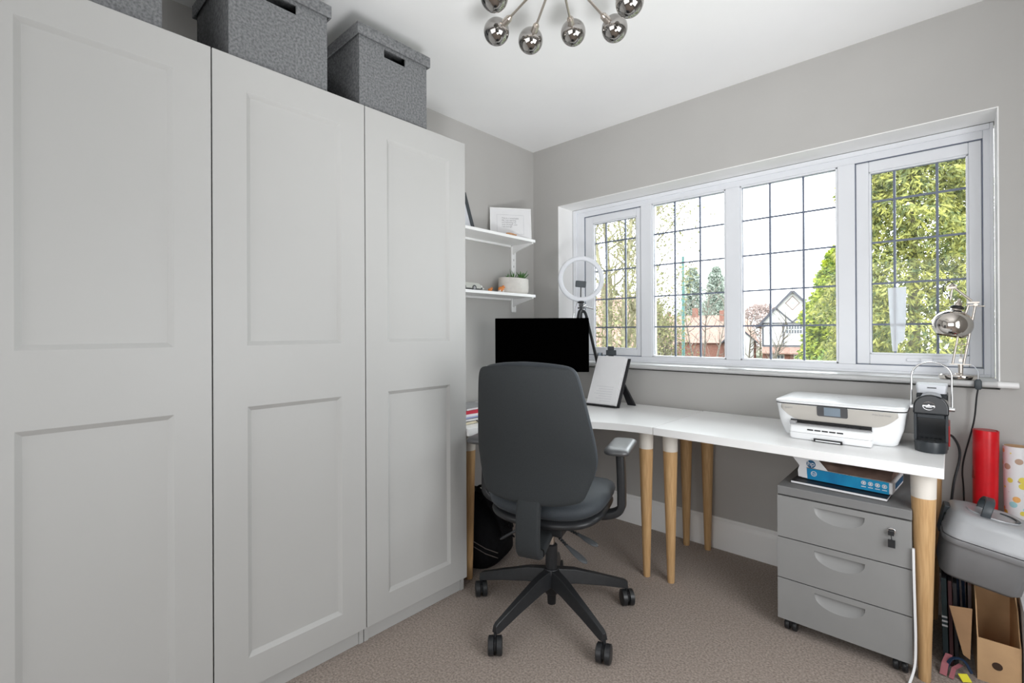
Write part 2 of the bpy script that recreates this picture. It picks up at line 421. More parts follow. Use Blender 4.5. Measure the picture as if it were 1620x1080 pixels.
# ------------------------------------------------------------------ window
win = bpy.data.objects.new('window_1', None); COL.objects.link(win); win['kind'] = 'structure'; win.location = (1.285, WY, SZ)
FX0, FX1, FZ0, FZ1 = .2265, 2.343, SZ+.001, 2.0195
V1, V2, V3, V4 = (.316, .749), (.823, 1.273), (1.3485, 1.803), (1.872, 2.311)
zb, zt = .999, 1.9645
f = MB()
def fr(x0, x1, z0, z1, ya, yb): f.box(x0, x1, ya, yb, z0, z1)
fr(FX0, V1[0], FZ0, FZ1, WY+.012, WY+.07); fr(V4[1], FX1, FZ0, FZ1, WY+.012, WY+.07)
fr(V1[0], V4[1], FZ0, zb, WY+.012, WY+.07); fr(V1[0], V4[1], zt, FZ1, WY+.012, WY+.07)
for a, b2 in ((V1[1], V2[0]), (V2[1], V3[0]), (V3[1], V4[0])): fr(a, b2, zb, zt, WY+.010, WY+.07)
fr(FX0, FX0+.03, FZ0, FZ1, WY, WY+.012); fr(FX1-.012, FX1, FZ0, FZ1, WY, WY+.012); fr(FX0+.03, FX1-.012, FZ1-.024, FZ1, WY, WY+.012)
fr(FX0+.03, FX1-.012, FZ0, FZ0+.012, WY, WY+.012)
obj('window_frame', f, M['upvc'], win, world=True, bevel=.003)
ZC = [1.189, 1.382, 1.577, 1.772]
def light(V, vs, sash):
    x0, x1 = V
    if sash:
        s = MB(); ya, yb = WY+.020, WY+.06
        gx0, gx1, gz0, gz1 = (x0+.066, x1-.035, 1.046, 1.911) if x0 < 1 else (x0+.053, x1-.044, 1.049, 1.911)
        g = .003
        s.box(x0+g, gx0, ya, yb, zb+g, zt-g); s.box(gx1, x1-g, ya, yb, zb+g, zt-g)
        s.box(gx0, gx1, ya, yb, zb+g, gz0); s.box(gx0, gx1, ya, yb, gz1, zt-g)
        o = obj('casement', s, M['upvc'], win, world=True, bevel=.004)
        d = MB(); d.box(x0, x1, WY+.052, WY+.058, zb, zt)
        s = MB()
        for q in ((gx0, gx0+.008, gz0, gz1), (gx1-.008, gx1, gz0, gz1), (gx0, gx1, gz0, gz0+.008), (gx0, gx1, gz1-.008, gz1)):
            s.box(q[0], q[1], WY+.024, WY+.046, q[2], q[3])
        obj('glazing_bead', s, M['upvc'], o, world=True, bevel=.002)
        sl = MB(); e = .0032
        sl.box(x0, x0+e, WY+.017, WY+.03, zb, zt); sl.box(x1-e, x1, WY+.017, WY+.03, zb, zt)
        sl.box(x0, x1, WY+.017, WY+.03, zb, zb+e); sl.box(x0, x1, WY+.017, WY+.03, zt-e, zt)
        obj('rubber_seal', sl, M['lead'], o, world=True)
        yg = WY+.040
    else:
        gx0, gx1, gz0, gz1 = x0, x1, zb, zt
        s = MB(); e = .010
        for q in ((gx0, gx0+e, gz0, gz1), (gx1-e, gx1, gz0, gz1), (gx0, gx1, gz0, gz0+e), (gx0, gx1, gz1-e, gz1)):
            s.box(q[0], q[1], WY+.014, WY+.06, q[2], q[3])
        o = obj('fixed_light', s, M['upvc'], win, world=True, bevel=.002)
        yg = WY+.03
    xs = [gx0] + vs + [gx1]; zs = [gz0] + ZC + [gz1]
    for i in range(3):
        for j in range(5):
            p = MB(); p.box(xs[i]+.0005, xs[i+1]-.0005, yg, yg+.004, zs[j]+.0005, zs[j+1]-.0005)
            obj('pane', p, M['glass'], o, world=True, smooth=0)
    for v in vs:
        p = MB(); p.box(v-.0048, v+.0048, yg-.003, yg+.007, gz0, gz1); obj('lead_bar', p, M['lead'], o, world=True)
    for z in ZC:
        p = MB(); p.box(gx0, gx1, yg-.0022, yg+.0062, z-.0044, z+.0044); obj('lead_bar', p, M['lead'], o, world=True)
    s = MB(); e = .0025
    s.box(gx0+.008*sash+.01*(1-sash), gx0+.008*sash+.01*(1-sash)+e, yg-.002, yg, gz0, gz1)
    s.box(gx0, gx1, yg-.002, yg, gz1-(.008 if sash else .01)-e, gz1-(.008 if sash else .01))
    obj('spacer_bar', s, M['lead'], o, world=True)
    return o
light(V1, [.477, .624], 1); light(V2, [.968, 1.122], 0); light(V3, [1.497, 1.653], 0); c4 = light(V4, [2.019, 2.167], 1)
h = MB(); h.box(2.06, 2.20, WY+.010, WY+.020, 1.020, 1.034); h.box(2.11, 2.15, WY-.006, WY+.012, 1.018, 1.036)
obj('window_handle', h, M['upvc'], c4, world=True, bevel=.003)
ps = MB(); pts = [(1.993, 1.358), (2.060, 1.360), (2.058, 1.20), (2.052, 1.115), (2.030, 1.098), (2.027, 1.063), (2.009, 1.064), (2.000, 1.2)]
ps.prism(pts, 0, .0012, Matrix.Translation((0, WY+.033, 0)) @ Matrix(((1, 0, 0, 0), (0, 0, 1, 0), (0, 1, 0, 0), (0, 0, 0, 1))))
tag(obj('paper_strip', ps, M['tpaper'], smooth=0), 'torn white paper strip stuck on the right hand casement glass', 'paper')

# ------------------------------------------------------------------ wardrobes
D0, DF = .584, .604
DZ0, DZ1 = .062, 2.0095
def door_mb(w):
    """front faces +x ; local: y 0..w, z 0..h, x 0..th"""
    h = DZ1-DZ0; th = .02; b = MB()
    st = .093; bv = .013; dp = .010
    zs = [.093, .872, 1.062, h-.098]   # panel limits: bottom panel 0..1, top panel 2..3
    ys = [0, st, w-st, w]; zz = [0, zs[0], zs[1], zs[2], zs[3], h]
    idx = {}
    vs = []
    for i, y in enumerate(ys):
        for j, z in enumerate(zz): idx[i, j] = len(vs); vs.append((th, y, z))
    fs = []
    for i in range(3):
        for j in range(5):
            if i == 1 and j in (1, 3): continue
            fs.append((idx[i, j], idx[i+1, j], idx[i+1, j+1], idx[i, j+1]))
    for j in (1, 3):
        a = [idx[1, j], idx[2, j], idx[2, j+1], idx[1, j+1]]
        n = len(vs); y0, y1, z0, z1 = ys[1]+bv, ys[2]-bv, zz[j]+bv, zz[j+1]-bv
        vs += [(th-dp, y0, z0), (th-dp, y1, z0), (th-dp, y1, z1), (th-dp, y0, z1)]
        for k in range(4): fs.append((a[k], a[(k+1) % 4], n+(k+1) % 4, n+k))
        fs.append((n, n+1, n+2, n+3))
    n = len(vs); vs += [(0, 0, 0), (0, w, 0), (0, w, h), (0, 0, h)]
    fs.append((n, n+3, n+2, n+1))
    bot = [idx[i, 0] for i in range(4)]; top = [idx[i, 5] for i in range(4)]
    fs.append(tuple(bot[::-1]) + (n, n+1)); fs.append(tuple(top) + (n+2, n+3))
    l = [idx[0, j] for j in range(6)]; r = [idx[3, j] for j in range(6)]
    fs.append(tuple(l) + (n+3, n)); fs.append(tuple(r[::-1]) + (n+1, n+2))
    b.add(vs, fs); return b
def wardrobe(label, y0, ndoors):
    """right end (towards window) at y0"""
    wd_ = .5*ndoors
    t = thing('wardrobe', label, 'wardrobe', (.30, y0-wd_/2, 0), 0, None)
    c = MB(); a, b = y0-wd_+.0015, y0-.0015
    c.box(.01, D0-.002, a, a+.018, 0, 2.006); c.box(.01, D0-.002, b-.018, b, 0, 2.006)
    c.box(.01, D0-.002, a+.018, b-.018, 1.988, 2.006); c.box(.01, D0-.002, a+.018, b-.018, .05, .068)
    c.box(.01, .02, a+.018, b-.018, .05, 1.99)
    obj('carcass', c, M['wardrobe'], t, world=True, bevel=.001)
    p = MB(); p.box(D0-.020, D0-.008, a+.018, b-.018, 0, .05); obj('plinth', p, M['wardrobe'], t, world=True)
    for k in range(ndoors):
        d = door_mb(.4965)
        o = obj('door', d, M['wardrobe'], t, smooth=20, bevel=.0012)
        o.location = Vector((D0, y0-.5*(k+1)+.0018, DZ0)) - t.location
    return t
YW = -1.1905
wardrobe('white single-door panelled wardrobe beside the desk', YW, 1)
wardrobe('white two-door panelled wardrobe at the left edge', YW-.5, 2)
# ------------------------------------------------------------------ storage boxes
def storage_box(label, x0, x1, y0, y1, z0, hb=.262, lid=True):
    t = thing('storage_box', label, 'storage box', ((x0+x1)/2, (y0+y1)/2, z0), 0, None)
    b = MB(); th = .006
    # front (+x) panel with handle slot
    yc = (y0+y1)/2; s0, s1, sz0, sz1 = yc-.049, yc+.049, z0+hb-.052, z0+hb-.020
    b.box(x1-th, x1, y0, s0, z0, z0+hb); b.box(x1-th, x1, s1, y1, z0, z0+hb)
    b.box(x1-th, x1, s0, s1, z0, sz0); b.box(x1-th, x1, s0, s1, sz1, z0+hb)
    b.box(x0, x0+th, y0, y1, z0, z0+hb); b.box(x0+th, x1-th, y0, y0+th, z0, z0+hb); b.box(x0+th, x1-th, y1-th, y1, z0, z0+hb)
    b.box(x0+th, x1-th, y0+th, y1-th, z0, z0+th)
    obj('box_body', b, M['felt'], t, world=True, smooth=0)
    l = MB(); o = .012; a0, a1, c0, c1 = x0-o, x1+o, y0-o, y1+o; lz0, lz1 = z0+hb-.012, z0+hb+.032
    l.box(a0, a1, c0, c1, lz1-.006, lz1); l.box(a1-.006, a1, c0, c1, lz0, lz1-.006); l.box(a0, a0+.006, c0, c1, lz0, lz1-.006)
    l.box(a0+.006, a1-.006, c0, c0+.006, lz0, lz1-.006); l.box(a0+.006, a1-.006, c1-.006, c1, lz0, lz1-.006)
    obj('lid', l, M['felt'], t, world=True, bevel=.002)
    return t
g = 'felt boxes on the wardrobes'
bz = 2.0095
b3 = storage_box('grey felt lidded box at right end of wardrobe top', .24, .578, -1.697, -1.385, bz, .285)
b2 = storage_box('middle grey felt lidded box on top of the wardrobes', .24, .578, -2.137, -1.822, bz, .285)
b1 = storage_box('grey felt box cut off by top left frame edge', .24, .578, -2.62, -2.305, bz, .285)
for b in (b1, b2, b3): b['group'] = g

# ------------------------------------------------------------------ desks
DT, DB = .727, .693
def leg_mb(top=.693):
    b = MB(); b.lathe([(.015, 0), (.0165, .004), (.0325, top-.085)], 20); return b
def cap_mb(top=.693):
    b = MB(); b.lathe([(.0328, top-.085), (.0345, top)], 20); return b
def desk(name, label, poly, loc, legs):
    t = thing(name, label, 'desk', loc)
    b = MB(); b.prism(poly, DB, DT); obj('desktop', b, M['desk'], t, world=True, bevel=.0015, smooth=20)
    for x, y in legs:
        l = obj('leg', leg_mb(), M['bamboo'], t, loc=(x-loc[0], y-loc[1], 0))
        obj('leg_socket', cap_mb(), M['cream'], l)
    return t
jx = 1.2165; fy = -.6125; endy = -1.188
arc = [(jx - .604 + .604*(1-sin(a))*1.0, 0) for a in ()]
poly = [(.022, -.022), (1.213, -.022), (1.213, fy+.002)]
for i in range(1, 24):
    a = pi/2*i/24
    poly.append((1.213-.600*sin(a), endy + (fy+.002-endy)*cos(a)))
poly += [(.613, endy), (.022, endy)]
desk('corner_desk', 'white corner desk with concave front on bamboo legs', poly, (.4, -.4, 0), [(1.140, -.53), (1.145, -.080), (.530, -1.112), (.10, -1.11), (.10, -.10)])
desk('desk', 'white straight desk carrying the printer and coffee machine', [(1.2165, fy), (2.192, fy), (2.192, -.010), (1.2165, -.010)], (1.7, -.3, 0),
     [(1.250, -.508), (1.252, -.060), (2.140, -.535), (2.150, -.062)])

# ------------------------------------------------------------------ office chair
ch = thing('office_chair', 'dark grey high-back swivel chair with armrests on black castors', 'chair', (.99, -1.07, 0), radians(20))
def pillow(outline, f, T, rings=(1, .985, .95, .88, .7, .4), p=4.0, side=1):
    """closed cushion: outline 2D, mapped by f(x,y,h)."""
    cx = sum(x for x, y in outline)/len(outline); cy = sum(y for x, y in outline)/len(outline)
    b = MB(); R = []
    def ring(k, s):
        r = []
        for x, y in outline:
            h = T/2*max(0, 1-k**p)**.5*s
            r.append(f(cx+(x-cx)*k, cy+(y-cy)*k, h))
        return r
    for k in rings[::-1]: R.append(ring(k, -1))
    for k in rings[1:]: R.append(ring(k, 1))
    b.loft(R); return b
# base
star = MB(); star.lathe([(.026, .085), (.034, .105), (.036, .175), (.030, .19)], 24)
obj('base_hub', star, M['blackp'], ch, bevel=.002)
for k, deg in enumerate((178, -110, -38, 34, 103)):
    a = radians(deg); Mx = Matrix.Rotation(a, 4, 'Z')
    l = MB(); L_ = .335
    rings = []
    for s, wd2, z0_, z1_ in ((.02, .030, .130, .188), (.10, .026, .122, .176), (.22, .021, .098, .139), (L_-.012, .016, .072, .106), (L_, .013, .072, .098)):
        rings.append([(s, -wd2, z0_), (s, wd2, z0_), (s, wd2*.55, z1_), (s, -wd2*.55, z1_)])
    l.loft(rings, M=Mx)
    o = obj('base_arm', l, M['blackp'], ch, bevel=.003)
    c = MB(); px, py = (L_-.004)*cos(a), (L_-.004)*sin(a)
    ca = radians(-67 + (8, 0, -22, 6, -10)[k])
    Mk = Matrix.Translation((px, py, 0)) @ Matrix.Rotation(ca, 4, 'Z')
    for sgn in (-1, 1):
        c.lathe([(.004, -.0115), (.026, -.0115), (.0325, -.0085), (.0325, .0085), (.026, .0115), (.004, .0115)], 24,
                Mk @ Matrix.Translation((.008, sgn*.0150, .0327)) @ Matrix.Rotation(pi/2, 4, 'X'))
    c.box(-.006, .03, -.0045, .0045, .026, .058, Mk); c.lathe([(.006, .04), (.006, .078)], 12, Mk)
    obj('castor', c, M['blackp'], o)
col_ = MB(); col_.lathe([(.017, .042), (.018, .062), (.0245, .19), (.0245, .285), (.020, .288)], 24); obj('column', col_, M['blackp'], ch)
col_ = MB(); col_.lathe([(.014, .286), (.014, .372)], 20); obj('gas_lift', col_, M['nickel'], ch)
me_ = MB(); me_.box(-.085, .085, -.13, .11, .372, .408); me_.lathe([(.026, .335), (.03, .372)], 20)
obj('tilt_mechanism', me_, M['blackp'], ch, bevel=.008)
for a, b_, cc in (((.05, -.06, .398), (.150, -.105, .386), (.222, -.148, .377)), ((.03, -.09, .385), (.115, -.145, .352), (.192, -.190, .329)), ((-.07, -.02, .385), (-.15, -.02, .325), (-.225, -.004, .272))):
    a = Vector(a); b_ = Vector(b_); cc = Vector(cc)
    s = MB(); n = 60; hel = []
    d = b_-a; ax = d.orthogonal().normalized(); ay = d.normalized().cross(ax)
    for i in range(n+1):
        q = i/n; hel.append(a + d*q + ax*cos(q*2*pi*9)*.005 + ay*sin(q*2*pi*9)*.005)
    s.tube(hel, .0022, 5); s.cyl(a, b_, .004, 8)
    o = obj('lever', s, M['blackp'], ch)
    pd = MB(); e = cc-b_; q = e.to_track_quat('Y', 'Z').to_matrix().to_4x4()
    L2 = e.length
    rg = [[(w2*cos(2*pi*i/14), yy, hh*sin(2*pi*i/14)) for i in range(14)] for w2, yy, hh in ((.006, -.012, .005), (.0075, 0, .005), (.014, L2*.35, .0055), (.0165, L2*.7, .0055), (.013, L2*.95, .005), (.004, L2*1.06, .003))]
    pd.loft(rg, M=Matrix.Translation(b_) @ q)
    obj('paddle', pd, M['greyp'], o)
# seat
so = []
for i in range(48):
    a = 2*pi*i/48; c_, s_ = cos(a), sin(a)
    ex = .55
    so.append((.243*math.copysign(abs(c_)**ex, c_)*(1-.06*max(0, -s_)), .03+.235*math.copysign(abs(s_)**ex, s_)))
def fseat(x, y, h): return (x, y, .486 + h + .018*(x/.24)**2 - (.03*((y-.13)/.13)**2 if y > .13 else 0))
obj('seat', pillow(so, fseat, .096, p=5), M['seatfab'], ch, smooth=60)
so2 = [(x*.965, .03+(y-.03)*.965) for x, y in so]
obj('seat_shell', pillow(so2, lambda x, y, h: (x, y, .436+h+.018*(x/.24)**2), .055, p=6), M['blackp'], ch, smooth=60)
# backrest
def back_outline(g=0.0):
    # (x,z) half outline from bottom centre to top centre
    half = [(0, .535), (.10, .538), (.158, .547), (.190, .560), (.206, .590), (.224, .64), (.233, .69), (.230, .75), (.220, .82), (.207, .90), (.195, .97), (.187, 1.005), (.175, 1.027), (.152, 1.037), (.09, 1.041), (0, 1.043)]
    P = smooth_curve([(x, 0, z) for x, z in half], 3)
    r = [(p.x, p.z) for p in P]; l = [(-x, z) for x, z in r[::-1]][1:-1]
    return [(x*(1+g), .79+(z-.79)*(1+g)) for x, z in r+l]
def fback(off, bulge=0):
    def f(x, z, h):
        y = -.222 + .050*(x/.23)**2 - .085*max(0, (z-.68))/.36*1.0 - .03*((z-.68)/.14)**2*(z < .68)*.6
        return (x, y + off + h, z)
    return f
obj('back_shell', pillow(back_outline(), fback(-.020), .034, p=8), M['fabric'], ch, smooth=60)
bo = [(x, z + (.016*(1-(x/.2)**2) if z > 1.0 else 0)) for x, z in back_outline(-.012)]
obj('back_cushion', pillow(bo, fback(.022), .062, p=4), M['seatfab'], ch, smooth=60)
# spine bracket
sp_path = smooth_curve([(0, -.232, .57), (0, -.262, .52), (0, -.272, .42), (0, -.262, .365), (0, -.22, .348), (0, -.14, .372), (0, -.06, .39)], 5)
sec = rrect(.090, .034, .010, 3)
sb = MB(); sb.sweep(sp_path, [(a, b) for a, b in sec], up=(0, 1, 0.01)); obj('spine_bracket', sb, M['fabric'], ch, smooth=50)
# armrests
for s in (-1, 1):
    X = .279 if s > 0 else -.302
    ap = MB()
    outl = rrect(.096, .25 if s > 0 else .19, .028, 5); yc_ = .045 if s > 0 else -.005
    def fa(x, y, h): return (X + x, yc_ + y, .702 + h - .03*max(0, -(y+.02))*0 + .10*(x*s*0))
    pad = obj('armrest', pillow(outl, fa, .030, p=8), M['armpad'], ch, smooth=60)
    pp = smooth_curve([(X, .03, .69), (X+s*.004, .028, .60), (X+s*.006, .026, .50), (X+s*.002, .025, .462), (X-s*.03, .024, .438), (X-s*.10, .02, .425), (X-s*.16, .02, .424)], 5)
    po = MB(); po.sweep(pp, rrect(.030, .056, .008, 3), up=(0, 1, 0)); obj('arm_post', po, M['blackp'], pad, smooth=50)

# ------------------------------------------------------------------ pedestal
PX0, PX1, PY0, PY1 = 1.709, 2.112, -.568, -.065
pd_ = thing('drawer_pedestal', 'grey metal three-drawer pedestal on castors under the desk', 'drawer unit', ((PX0+PX1)/2, -.31, 0))
b = MB(); b.box(PX0+.003, PX1-.003, PY0+.022, PY1, .055, .529); obj('body', b, M['cab'], pd_, world=True, bevel=.002)
b = MB(); b.box(PX0, PX1, PY0, PY1, .530, .563); obj('top', b, M['cabtop'], pd_, world=True, bevel=.003)
def drawer_front(z0, z1):
    """front plate facing -y with crescent scoop"""
    x0, x1 = PX0+.001, PX1-.001; y = PY0; b = MB()
    hx0, hx1, hz1, hd = 1.832, 1.985, z1-.020, .052
    n = 16; arc_ = []
    for i in range(n+1):
        a = pi*i/n; arc_.append(((hx0+hx1)/2 - (hx1-hx0)/2*cos(a), hz1 - hd*sin(a)**.8))
    out = [(x0, z0), (x1, z0), (x1, z1), (x0, z1)]
    hole = arc_[:]   # from left top along bottom to right top
    loops = [[Vector((p[0], p[1], 0)) for p in out], [Vector((p[0], p[1], 0)) for p in hole[::-1]]]
    tris = geometry.tessellate_polygon(loops)
    flat = [p for L in loops for p in L]
    b.add([(p.x, y, p.y) for p in flat], [tuple(t_) for t_ in tris])
    # scoop surface: lower arc at front, upper straight edge deep
    dp = .018; vs = []; fs = []
    for i, (px, pz) in enumerate(arc_):
        k = (hz1-pz)/hd
        for j in range(5):
            q = j/4; vs.append((px, y+dp*k*q**.7, pz + (hz1-pz)*q))
    for i in range(n):
        for j in range(4): fs.append((i*5+j, (i+1)*5+j, (i+1)*5+j+1, i*5+j+1))
    m = len(vs); 
    for i, (px, pz) in enumerate(arc_): vs.append((px, y, hz1))
    for i in range(n): fs.append((m+i, m+i+1, (i+1)*5+4, i*5+4))
    b.add(vs, fs)
    b.add([(x0, y, z0), (x1, y, z0), (x1, y, z1), (x0, y, z1), (x0, y+.02, z0), (x1, y+.02, z0), (x1, y+.02, z1), (x0, y+.02, z1)],
          [(0, 1, 5, 4), (1, 2, 6, 5), (2, 3, 7, 6), (3, 0, 4, 7), (4, 5, 6, 7)])
    return b
for i, (z0, z1) in enumerate(((.3685, .5255), (.2115, .3645), (.052, .2075))):
    b = drawer_front(z0, z1)
    me = bpy.data.meshes.new('drawer'); Mi = chainM(pd_).inverted()
    me.from_pydata([tuple(Mi @ Vector(p)) for p in b.v], [], b.f); me.materials.append(M['cab'])
    me.shade_smooth(); me.set_sharp_from_angle(angle=radians(25))
    o = bpy.data.objects.new('drawer', me); COL.objects.link(o); o.parent = pd_
    if i == 0:
        k = MB(); k.cyl((2.059, PY0-.006, .482), (2.059, PY0+.002, .482), .0115, 20)
        obj('lock', k, M['chrome'], o, world=True, bevel=.001)
        k = MB(); k.cyl((2.059, PY0-.014, .480), (2.059, PY0-.006, .480), .0035, 10); k.box(2.050, 2.066, PY0-.016, PY0-.011, .470, .486)
        k.cyl((2.058, PY0-.0135, .472), (2.060, PY0-.0135, .452), .0015, 6); k.box(2.0495, 2.069, PY0-.0165, PY0-.0105, .430, .456)
        obj('key', k, M['blackp'], o, world=True, bevel=.002)
for x, y in ((1.748, -.53), (2.078, -.53), (1.748, -.11), (2.078, -.11)):
    b = MB()
    for s in (-1, 1):
        b.lathe([(.004, -.008), (.019, -.008), (.0215, -.005), (.0215, .005), (.019, .008), (.004, .008)], 18, Matrix.Translation((x+s*.0125, y, .0216)) @ Matrix.Rotation(pi/2, 4, 'Y'))
    b.box(x-.004, x+.004, y-.01, y+.02, .018, .052); b.box(x-.016, x+.016, y-.012, y+.016, .044, .056)
    obj('castor', b, M['blackp'], pd_, world=True)

# magazine and paper ream on pedestal
b = MB(); A = Matrix.Translation((1.90, -.40, .5645)) @ Matrix.Rotation(radians(-3.5), 4, 'Z')
b.box(-.150, .150, -.112, .105, .001, .0085, A)
mg = thing('magazine', 'thin magazine lying under the paper ream on pedestal', 'magazine', (1.90, -.40, .5645))
obj('pages', b, M['paperw'], mg, world=True)
b = MB(); b.box(-.151, .151, -.113, .106, 0, .001, A); b.box(-.151, .151, -.113, .106, .0085, .0095, A); b.box(-.152, -.150, -.113, .106, .001, .0085, A)
obj('cover', b, M['bookblack'], mg, world=True)
rm = thing('paper_ream', 'opened blue and white ream of printer paper on pedestal', 'paper ream', (1.92, -.345, .575), radians(-5))
# local coordinates: x along length, y depth
rx0, rx1, ry0, ry1, rz0, rz1 = -.150, .148, -.118, .092, .0, .046
b = MB(); b.box(rx0+.004, rx1-.002, ry0+.002, ry1-.002, .001, rz1-.002); obj('wrapper', b, M['paperw'], rm, bevel=.006)
b = MB(); b.box(rx0+.028, rx1-.012, ry0-.0004, ry0+.0016, .002, rz1-.002); obj('blue_side', b, M['blueprint'], rm)
b = MB(); b.box(rx1-.0025, rx1-.0005, ry0+.05, ry1-.02, .014, .034); obj('end_label', b, M['navyprint'], rm)
b = MB()   # torn brown inner wrap bulging on top
rg = []
for i in range(9):
    q = i/8; x = rx0+.045 + (rx1-rx0-.055)*q
    rg.append([(x, ry0+.004+ .004*sin(q*9), rz1-.006), (x, ry0+.03, rz1+.012+.006*sin(q*7)), (x, ry0+.10, rz1+.024+.006*cos(q*6)), (x, ry1-.02, rz1+.014), (x, ry1-.004, rz1-.006)])
b.loft(rg); obj('torn_inner_wrap', b, M['brownwrap'], rm, smooth=30)
b = MB()   # folded-up white flap at the left
fl = [(rx0-.002, .006), (rx0+.030, .004), (rx0+.026, .048), (rx0+.100, .046), (rx0+.075, .075), (rx0+.052, .098), (rx0+.018, .102), (rx0-.018, .104), (rx0-.022, .080), (rx0+.002, .050), (rx0-.004, .03)]
b.prism(fl, 0, .0012, Matrix.Translation((0, ry0-.002, 0)) @ Matrix(((1, 0, 0, 0), (0, 0, 1, 0), (0, 1, 0, 0), (0, 0, 0, 1))))
flap = obj('torn_flap', b, M['paperw'], rm, smooth=0)
b = MB(); b.box(rx0-.008, rx0+.012, ry0-.0034, ry0-.0022, .083, .099); obj('teal_square', b, M['tealprint'], flap)
def disc(r, M4, n=28, d=.0008): return MB().lathe([(r, 0), (r, d)], n, M4)
FN = lambda x, y, z: frameM((x, y, z), (1, 0, 0), (0, 0, 1))
obj('round_logo', disc(.0155, FN(rx0+.043, ry0-.0024, .0625)), M['navyprint'], flap)
text('logo_lettering', 'hp', .026, M['paperw'], flap, FN(rx0+.043, ry0-.0036, .0635), world=False)
ring = MB(); ring.tube([(rx0+.052+.009*cos(q), ry0-.001, .026+.009*sin(q)) for q in np.linspace(0, 2*pi, 20, endpoint=False)], .0012, 6, closed=True); 
bl_ = obj('ring_logo', ring, M['paperw'], rm)
text('logo_lettering', 'hp', .014, M['paperw'], rm, FN(rx0+.052, ry0-.0012, .0265), world=False)
for k, chx in enumerate(('●', '▲', '■', '●')):
    r2 = MB(); cx_ = .062+k*.0205
    r2.tube([(cx_+.0065*cos(q), ry0-.001, .028+.0065*sin(q)) for q in np.linspace(0, 2*pi, 16, endpoint=False)], .0012, 6, closed=True)
    r2.box(cx_-.003, cx_+.003, ry0-.0016, ry0-.0005, .024, .032); r2.box(cx_-.007, cx_+.007, ry0-.0016, ry0-.0005, .013, .0155)
    obj('print_icon', r2, M['paperw'], rm)
# ------------------------------------------------------------------ printer
pr = thing('printer', 'white inkjet printer with champagne panel standing on the desk', 'printer', (1.88, -.24, DT))
def rr3(x0, x1, y0, y1, r, z, k=5): return [(x, y, z) for x, y in rrect(x1-x0, y1-y0, r, k, (x0+x1)/2, (y0+y1)/2)]
b = MB(); b.loft([rr3(1.706, 2.050, -.374, -.085, .02, DT+.001), rr3(1.692, 2.064, -.387, -.078, .03, DT+.010), rr3(1.674, 2.080, -.397, -.07, .035, .79), rr3(1.668, 2.086, -.405, -.066, .035, .84), rr3(1.664, 2.090, -.408, -.064, .035, .8615)])
body = obj('body', b, M['printer'], pr, world=True, smooth=50)
b = MB(); b.loft([rr3(1.6625, 2.0915, -.4098, -.064, .035, .8612), rr3(1.6625, 2.0915, -.4098, -.064, .035, .8652)]); obj('lid_gap', b, M['dark'], pr, world=True)
b = MB(); b.loft([rr3(1.662, 2.092, -.410, -.062, .035, .8655), rr3(1.661, 2.093, -.411, -.062, .035, .872), rr3(1.667, 2.087, -.405, -.067, .033, .8765), rr3(1.69, 2.064, -.385, -.085, .03, .8775)])
lid = obj('scanner_lid', b, M['printer'], pr, world=True, smooth=50)
# silver panel with smile-shaped lower edge
b = MB(); n = 40; top = []; bot = []
def pan_y(z): return -.3975-.0105*(z-.79)/.0715-.0022
for i in range(n+1):
    q = i/n; x = 1.678+(2.076-1.678)*q; u = abs(2*q-1)
    zlow = .798 + .055*max(0, (u-.58)/.42)**2.0
    yo = .016*max(0, (u-.9)/.1)**2
    top.append((x, pan_y(.860)+yo, .8595)); bot.append((x, pan_y(zlow)+yo, min(zlow, .858)))
vs = []; fs = []
for i in range(n+1): vs += [top[i], bot[i], (top[i][0], top[i][1]+.008, top[i][2]), (bot[i][0], bot[i][1]+.008, bot[i][2])]
for i in range(n):
    a = 4*i; fs += [(a, a+1, a+5, a+4), (a+1, a+3, a+7, a+5), (a+2, a, a+4, a+6)]
b.add(vs, fs); pnl = obj('control_panel', b, M['psilver'], pr, world=True, smooth=50)
def MP(x, z, d=.0006):   # on sloped panel
    return frameM((x, pan_y(z)-d, z), (1, 0, 0), (0, -.0105, .0715))
b = MB(); b.prism(rrect(.101, .041, .006, 4), 0, .0015, MP(1.866, .8425)); sc = obj('touchscreen', b, M['pdark'], pnl, world=True)
b = MB(); b.box(-.027, .027, -.0165, .0165, .0015, .002, MP(1.866, .8425)); obj('display', b, M['lcd'], sc, world=False) if False else obj('display', b, M['lcd'], pnl, world=True)
text('lettering', 'ENVY', .011, M['pgrey'], pnl, MP(1.716, .845), extrude=.0001)
text('lettering', 'Print Scan Copy', .0085, M['pgrey'], pnl, MP(2.02, .8475), extrude=.0001)
TM = frameM((1.86, -.20, .8778), (1, 0, 0), (0, 1, 0))
text('lid_lettering', 'hp  ENVY', .014, M['pgrey'], lid, TM, extrude=.0001)
b = MB(); b.box(1.935, 2.055, -.335, -.323, .8776, .8780); obj('lid_sticker', b, M['faintink'], lid, world=True)
